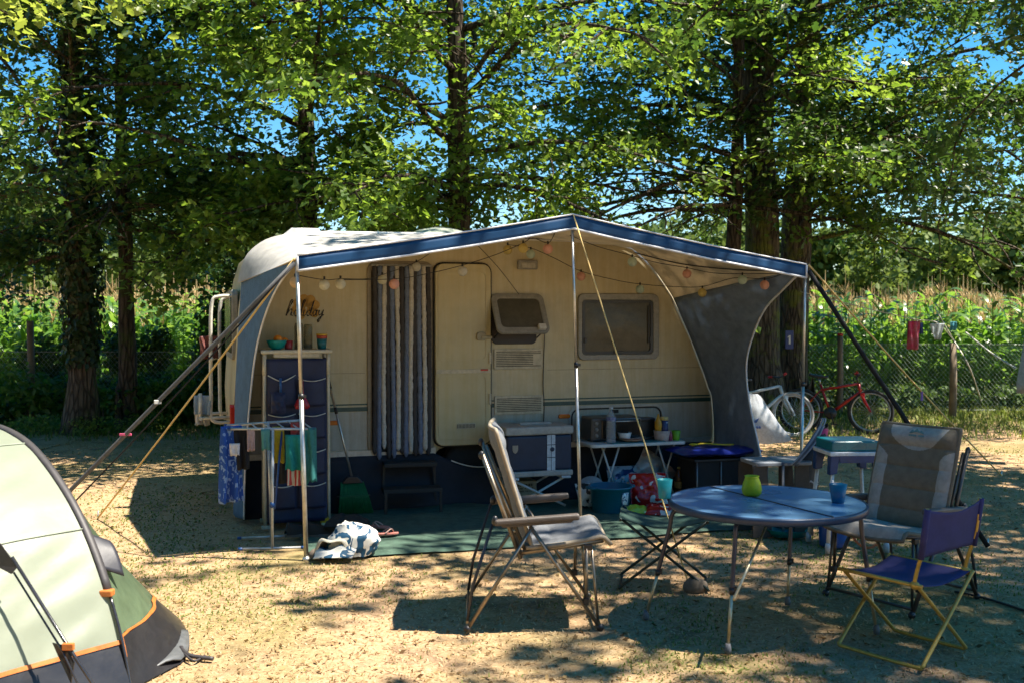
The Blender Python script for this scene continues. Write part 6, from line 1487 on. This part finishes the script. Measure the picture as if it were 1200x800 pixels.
# lower half of the end is a mud flap, above it a window film and green cloth
def zfrac(a): 
    z=hp(a)[1]; return min(1,max(0,1-(.24/(z+1e-6)))) if z>.24 else 0
m=MB(); m.grid(lambda a,b:endp(lerp(.02,.98,a),zfrac(lerp(.02,.98,a))*b),60,8); obj('end_panel',m,tg2,tn)
m=MB(); m.grid(lambda a,b:endp(lerp(.0,1,a),lerp(zfrac(lerp(0,1,a)),1,b)),60,8); obj('mud_flap',m,tbk,tn)
m=MB(); m.grid(lambda a,b:endp(lerp(.06,.94,a),min(1,zfrac(lerp(.06,.94,a))+.035*b))+ta*.005+Vector((0,0,.003)),60,1); obj('orange_trim',m,tor,tn)
m=MB(); m.tube([hw_(i/60)+ta*.004 for i in range(9,52)],.022,8,flat=.6); sv_=obj('pole_sleeve',m,tpo,tn)
m=MB(); m.tube([hw_(i/60)+Vector((.012,-.012,0)) for i in range(0,10)],.0075,7); m.tube([hw_(i/60) for i in range(51,61)],.0075,7); objs('pole',m,pol,tn)
m=MB(); c=hw_(9/60); m.box(c+Vector((.0,-.008,-.0)),(.060,.045,.030)); m.box(hw_(3.2/60)+Vector((-.03,-.02,0)),(.04,.02,.025)); objs('orange_loop',m,tor,tn,bevel=.006)
m=MB()
for bb in (.30,.62,.93): m.tube([bodyp(lerp(t0,1-t0,i/60),bb)+Vector((.002,-.003,.002)) for i in range(61)],.0035,5)
for aa in (.24,.40): m.tube([bodyp(aa,i/30)+Vector((.002,-.003,.002)) for i in range(31)],.0032,5)
objs('seam',m,M('green_seam_tape',(.30,.34,.26),rough=.6),tn)
# black vent hood on the end
m=MB()
def hood(a,b):
    p=endp(.185+.055*a,.03); out=(ta*.10+Vector((.02,-.02,-.05)))*b
    return p+out+Vector((0,0,.03*math.sin(PI*a)*b))
m.grid(hood,10,6); obj('vent_hood',m,M('black_vent_cloth',(.03,.03,.04),rough=.5,bump=.4,bscale=14),tn,solid=.006)
# guy lines with tabs on the near side, strap and peg at the tip
def tp3(px,py,Y): return dep(px,py,Y)-TF
m=MB(); m.tube([tp3(14,652,4.35),tp3(80,757,4.3),tp3(118,815,4.2)],.0075,6); m.tube([tp3(16,670,4.35),tp3(72,760,4.3),tp3(98,815,4.2)],.0045,6); obj('guy_line',m,pol,tn)
m=MB(); a_=tp3(-6,640,4.38); m.add([a_,tp3(-6,662,4.38),tp3(13,672,4.36),tp3(20,664,4.36),tp3(0,636,4.38)],[(0,1,2,3,4)]); obj('guy_tab',m,tpo,tn,solid=.006)
m=MB(); m.box(tp3(80,757,4.29),(.05,.02,.03)); obj('guy_runner',m,tor,tn,bevel=.004)
m=MB(); m.add([tp3(62,752,4.33),tp3(78,756,4.3),tp3(88,775,4.3),tp3(84,800,4.28),tp3(70,770,4.32)],[(0,1,2,3,4)]); obj('guy_tab',m,tbk,tn,solid=.005)
tip=gnd(205,765)-TF; m=MB(); m.tube(smooth([endp(.05,.98),tip+Vector((.03,0,.03)),gnd(222,772)-TF+Vector((0,0,.02)),gnd(250,774)-TF+Vector((0,0,.012))],5),.011,6); m.tube(smooth([tip+Vector((.02,0,.03)),gnd(226,777)-TF+Vector((0,0,.015)),gnd(240,770)-TF+Vector((0,0,.01))],4),.006,6); obj('peg_strap',m,tpo,tn)
m=MB(); m.grid(lambda a,b:Vector(lerp(endp(lerp(.0,.16,a),1)*1.0,endp(lerp(.0,.16,a),1)+Vector((-.10,-.16,0)),b))+Vector((0,0,.02+.02*math.sin(PI*b))),8,4); obj('groundsheet_edge',m,M('grey_groundsheet',(.12,.125,.13),rough=.4,bump=.4,bscale=20),tn,solid=.008)
# ---- bicycles
def bicycle(label,loc,rz,frame,fork,tyre,lean=0,basket=False):
    b=thing('bicycle',label,'bicycle',loc,rz); b.rotation_euler=(lean,0,rz); R_=.30; xr,xf=-.48,.50
    chrome=M('bike_steel',(.5,.5,.5),rough=.3,metal=.8)
    for x in (xr,xf):
        m=MB(); m.tube([(x+R_*math.cos(2*PI*i/36),0,R_+.012+R_*math.sin(2*PI*i/36)) for i in range(36)],.024,8,closed=True); w_=obj('wheel',m,tyre,b)
        m=MB(); m.tube([(x+(R_-.03)*math.cos(2*PI*i/36),0,R_+.012+(R_-.03)*math.sin(2*PI*i/36)) for i in range(36)],.012,6,closed=True); obj('rim',m,chrome,w_)
        m=MB()
        for i in range(20): a=2*PI*i/20; m.tube([(x+.02*math.cos(a+1),.02*(-1)**i,R_+.012+.02*math.sin(a+1)),(x+(R_-.03)*math.cos(a),0,R_+.012+(R_-.03)*math.sin(a))],.0018,4)
        m.tube([(x,-.05,R_+.012),(x,.05,R_+.012)],.018,8); obj('spokes',m,chrome,w_)
    bb=(-.06,0,.28); st_=(-.20,0,.70); hd=(.33,0,.72); hd2=(.36,0,.60)
    m=MB(); m.tube([bb,hd2],.024,8); m.tube([(-.17,0,.62),hd],.020,8); m.tube([bb,st_],.018,8)
    for y in (-.05,.05): m.tube([(xr,y,R_+.012),bb],.010,6); m.tube([(xr,y,R_+.012),(-.18,y*.4,.63)],.009,6)
    m.tube([hd,hd2],.024,8); obj('frame',m,frame,b)
    m=MB(); 
    for y in (-.055,.055): m.tube([(.375,y,.55),(.43,y,.44),(xf,y,R_+.012)],[.020,.022,.013],8)
    m.box((.385,0,.555),(.06,.14,.05)); obj('fork',m,fork,b,bevel=.006)
    m=MB(); m.tube([hd,(.30,0,.82)],.014,8); m.tube([(.30,0,.82),(.36,0,.85)],.014,8); m.tube([(.30,-.27,.87),(.36,-.08,.85),(.36,.08,.85),(.30,.27,.87)],.011,8); h_=obj('handlebar',m,blackpl,b)
    m=MB(); 
    for y in (-1,1): m.tube([(.31,y*.20,.866),(.295,y*.29,.872)],.017,8)
    obj('grip',m,M('red_grip',(.45,.02,.02),rough=.6),h_)
    m=MB(); m.tube([st_,(-.225,0,.80)],.013,8); obj('seat_post',m,chrome,b)
    m=MB(); m.grid(lambda a,c_:Vector((-.36+.27*a,(c_-.5)*(.15*(1-a)**.7+.04),.82+.025*math.sin(PI*c_)-.02*a+.02*(1-a)**3)),10,6); obj('saddle',m,blackpl,b,solid=.02)
    m=MB(); m.lathe([(.0,-.008),(.085,-.008),(.09,0),(.085,.008),(0,.008)],(bb[0],-.06,bb[2]),18,R=Matrix.Rotation(rad(90),3,'X')); m.tube([(bb[0],-.07,bb[2]),(bb[0]+.05,-.08,bb[2]-.16)],.010,6); m.tube([(bb[0],.07,bb[2]),(bb[0]-.05,.08,bb[2]+.16)],.010,6); m.box((bb[0]+.05,-.13,bb[2]-.16),(.09,.09,.02)); m.box((bb[0]-.05,.13,bb[2]+.16),(.09,.09,.02)); obj('crank',m,blackpl,b)
    m=MB(); m.box((xr+.14,-.012,R_+.15),(.06,.012,.03),Matrix.Rotation(rad(-40),3,'Y')); obj('reflector',m,amber,b)
    return b
tyreb=M('bike_tyre_black',(.025,.025,.025),rough=.85); tyreg=M('bike_tyre_pale',(.36,.35,.33),rough=.8)
redp=M('red_bike_paint',(.42,.015,.012),(.36,.012,.01),.3,.1,3,0); whp=M('pale_blue_bike_paint',(.50,.58,.64),rough=.3); blkp=M('black_bike_paint',(.03,.028,.03),rough=.3)
bicycle('red mountain bike with red fork standing on the grass at the right',Vector((4.72,14.95,0)),rad(-16),redp,M('bright_red_fork',(.60,.02,.015),rough=.3,bump=0),tyreb,rad(-6))
bicycle('pale blue bicycle leaning on the broad mossy oak, half behind the awning wing',Vector((3.48,14.3,0)),rad(10),whp,whp,tyreg,rad(-8))
# bag on the bike, small white plastic chair back
m=MB()
for sg in (1,-1):
    def pb(a,b):
        x=(a-.5)*2; wd=.07+.31*b**.8; n_=noise.noise(Vector((x*2,b*3,sg*2)))
        return Vector((x*wd+.14*b*b,sg*(.09*max(0,math.sin(PI*a))**.6*math.sin(PI*min(1,b*.9+.08))+.02*n_),-.60*b-.05*math.sin(PI*a)*b+.03*n_))
    m.grid(pb,16,16)
o=obj('carrier_bag',m,M('white_plastic_film',(.66,.68,.70),(.58,.61,.65),.35,0,6,.5,14,trans=.25),None)
tag(o,'full white plastic bag with a blue bird like print hanging from the pale blue bicycle','bag',loc=dep(882,461,13.2))
m=MB(); m.prism([(-.09,-.33),(-.04,-.30),(.0,-.335),(.06,-.30),(.03,-.36),(-.03,-.365)],lambda x,y,h:(x,h,y),-.115,-.10)
for i in range(4): m.prism(rrect(.022,.03,.005,2,cx=-.03+i*.032,cy=-.42),lambda x,y,h:(x,h,y),-.125,-.10)
obj('print',m,M('blue_print_ink',(.03,.08,.25),rough=.5),o,clean=True)
# blue number tag on the trunk
tgp=dep(925,398,16.55); m=MB(); m.prism(rrect(.13,.30,.02),lambda x,y,h:(x,h,y),-.012,.012); tgo=obj('pitch_sign',m,M('blue_sign_enamel',(.012,.04,.20),rough=.35),None,bevel=.003,clean=True); tag(tgo,'small blue sign with a white 1 nailed to the leaning oak trunk','sign',loc=tgp)
m=MB(); m.prism([(-.012,-.07),(.016,-.07),(.016,.07),(-.008,.07),(-.03,.045),(-.03,.03),(-.012,.04)],lambda x,y,h:(x,h,y),-.015,-.011); obj('numeral',m,white,tgo,clean=True)
# ---- clothes line at the right
cp=gnd(1116,490); CPo=thing('clothesline_post','rough wooden post carrying a slack white clothesline, before the corn','post',cp)
m=MB(); m.tube([(0,0,-.1),(.01,0,.6),(0,0,1.25)],[.065,.06,.055],10); obj('post',m,wood,CPo)
rp=M('white_clothes_rope',(.62,.60,.52),rough=.7); m=MB(); top=Vector((.02,0,1.28))
m.tube(smooth([top+Vector((.1,-.2,.15)),dep(1160,412,13)-cp,dep(1190,431,11)-cp],6),.011,6); m.tube(smooth([top,dep(1137,432,16)-cp,gnd(1152,476)-cp],6),.011,6); m.tube(smooth([top,dep(1098,378,16.6)-cp,dep(1071,374,16.6)-cp,dep(1010,360,16.8)-cp,dep(938,342,16.9)-cp],6),.008,6); m.tube([top,dep(1096,362,16.9)-cp],.01,6); obj('rope',m,rp,CPo)
GL='washing on the clothesline'
wrag('garment','red and pink cloth hanging on the clothesline before the corn','cloth',dep(1071,376,16.6),.20,.46,M('crimson_cloth',(.55,.03,.12),(.5,.2,.25),.8,0,8,trans=.2),.03,0,(1,.1),GL,seed=21)
wrag('garment','small blue cloth right of the red one on the clothesline','cloth',dep(1078,378,16.75),.12,.18,M('blue_line_cloth',(.06,.10,.32),rough=.8,trans=.2),.02,0,(1,.1),GL,seed=22)
wrag('garment','pale triangular cloth sagging from the clothesline','cloth',dep(1098,379,16.6),.26,.26,M('pale_line_cloth',(.55,.62,.64),rough=.8,trans=.3),.02,0,(1,.1),GL,seed=23,taper=.6)
wrag('garment','small turquoise cloth near the post on the clothesline','cloth',dep(1117,377,16.6),.11,.14,M('turquoise_line_cloth',(.08,.35,.45),rough=.8,trans=.2),.02,0,(1,.1),GL,seed=24)
pp=thing('parasol','folded pale blue parasol on a grey pole at the right edge','parasol',Vector((6.05,11.9,0)))
m=MB(); m.tube([(0,0,0),(0,0,1.5)],.022,8); obj('pole',m,M('grey_pole',(.3,.3,.32),rough=.4),pp)
m=MB(); m.lathe([(.02,1.75),(.045,1.7),(.09,1.3),(.14,.92),(.135,.80),(.05,.82),(.02,.9)],(0,0,0),20); m.v=[(v[0]*(1+.18*math.sin(5*math.atan2(v[1],v[0]))),v[1]*(1+.18*math.sin(5*math.atan2(v[1],v[0]))),v[2]) for v in m.v]; obj('canopy',m,M('pale_blue_parasol_cloth',(.45,.52,.58),rough=.8,trans=.2),pp)
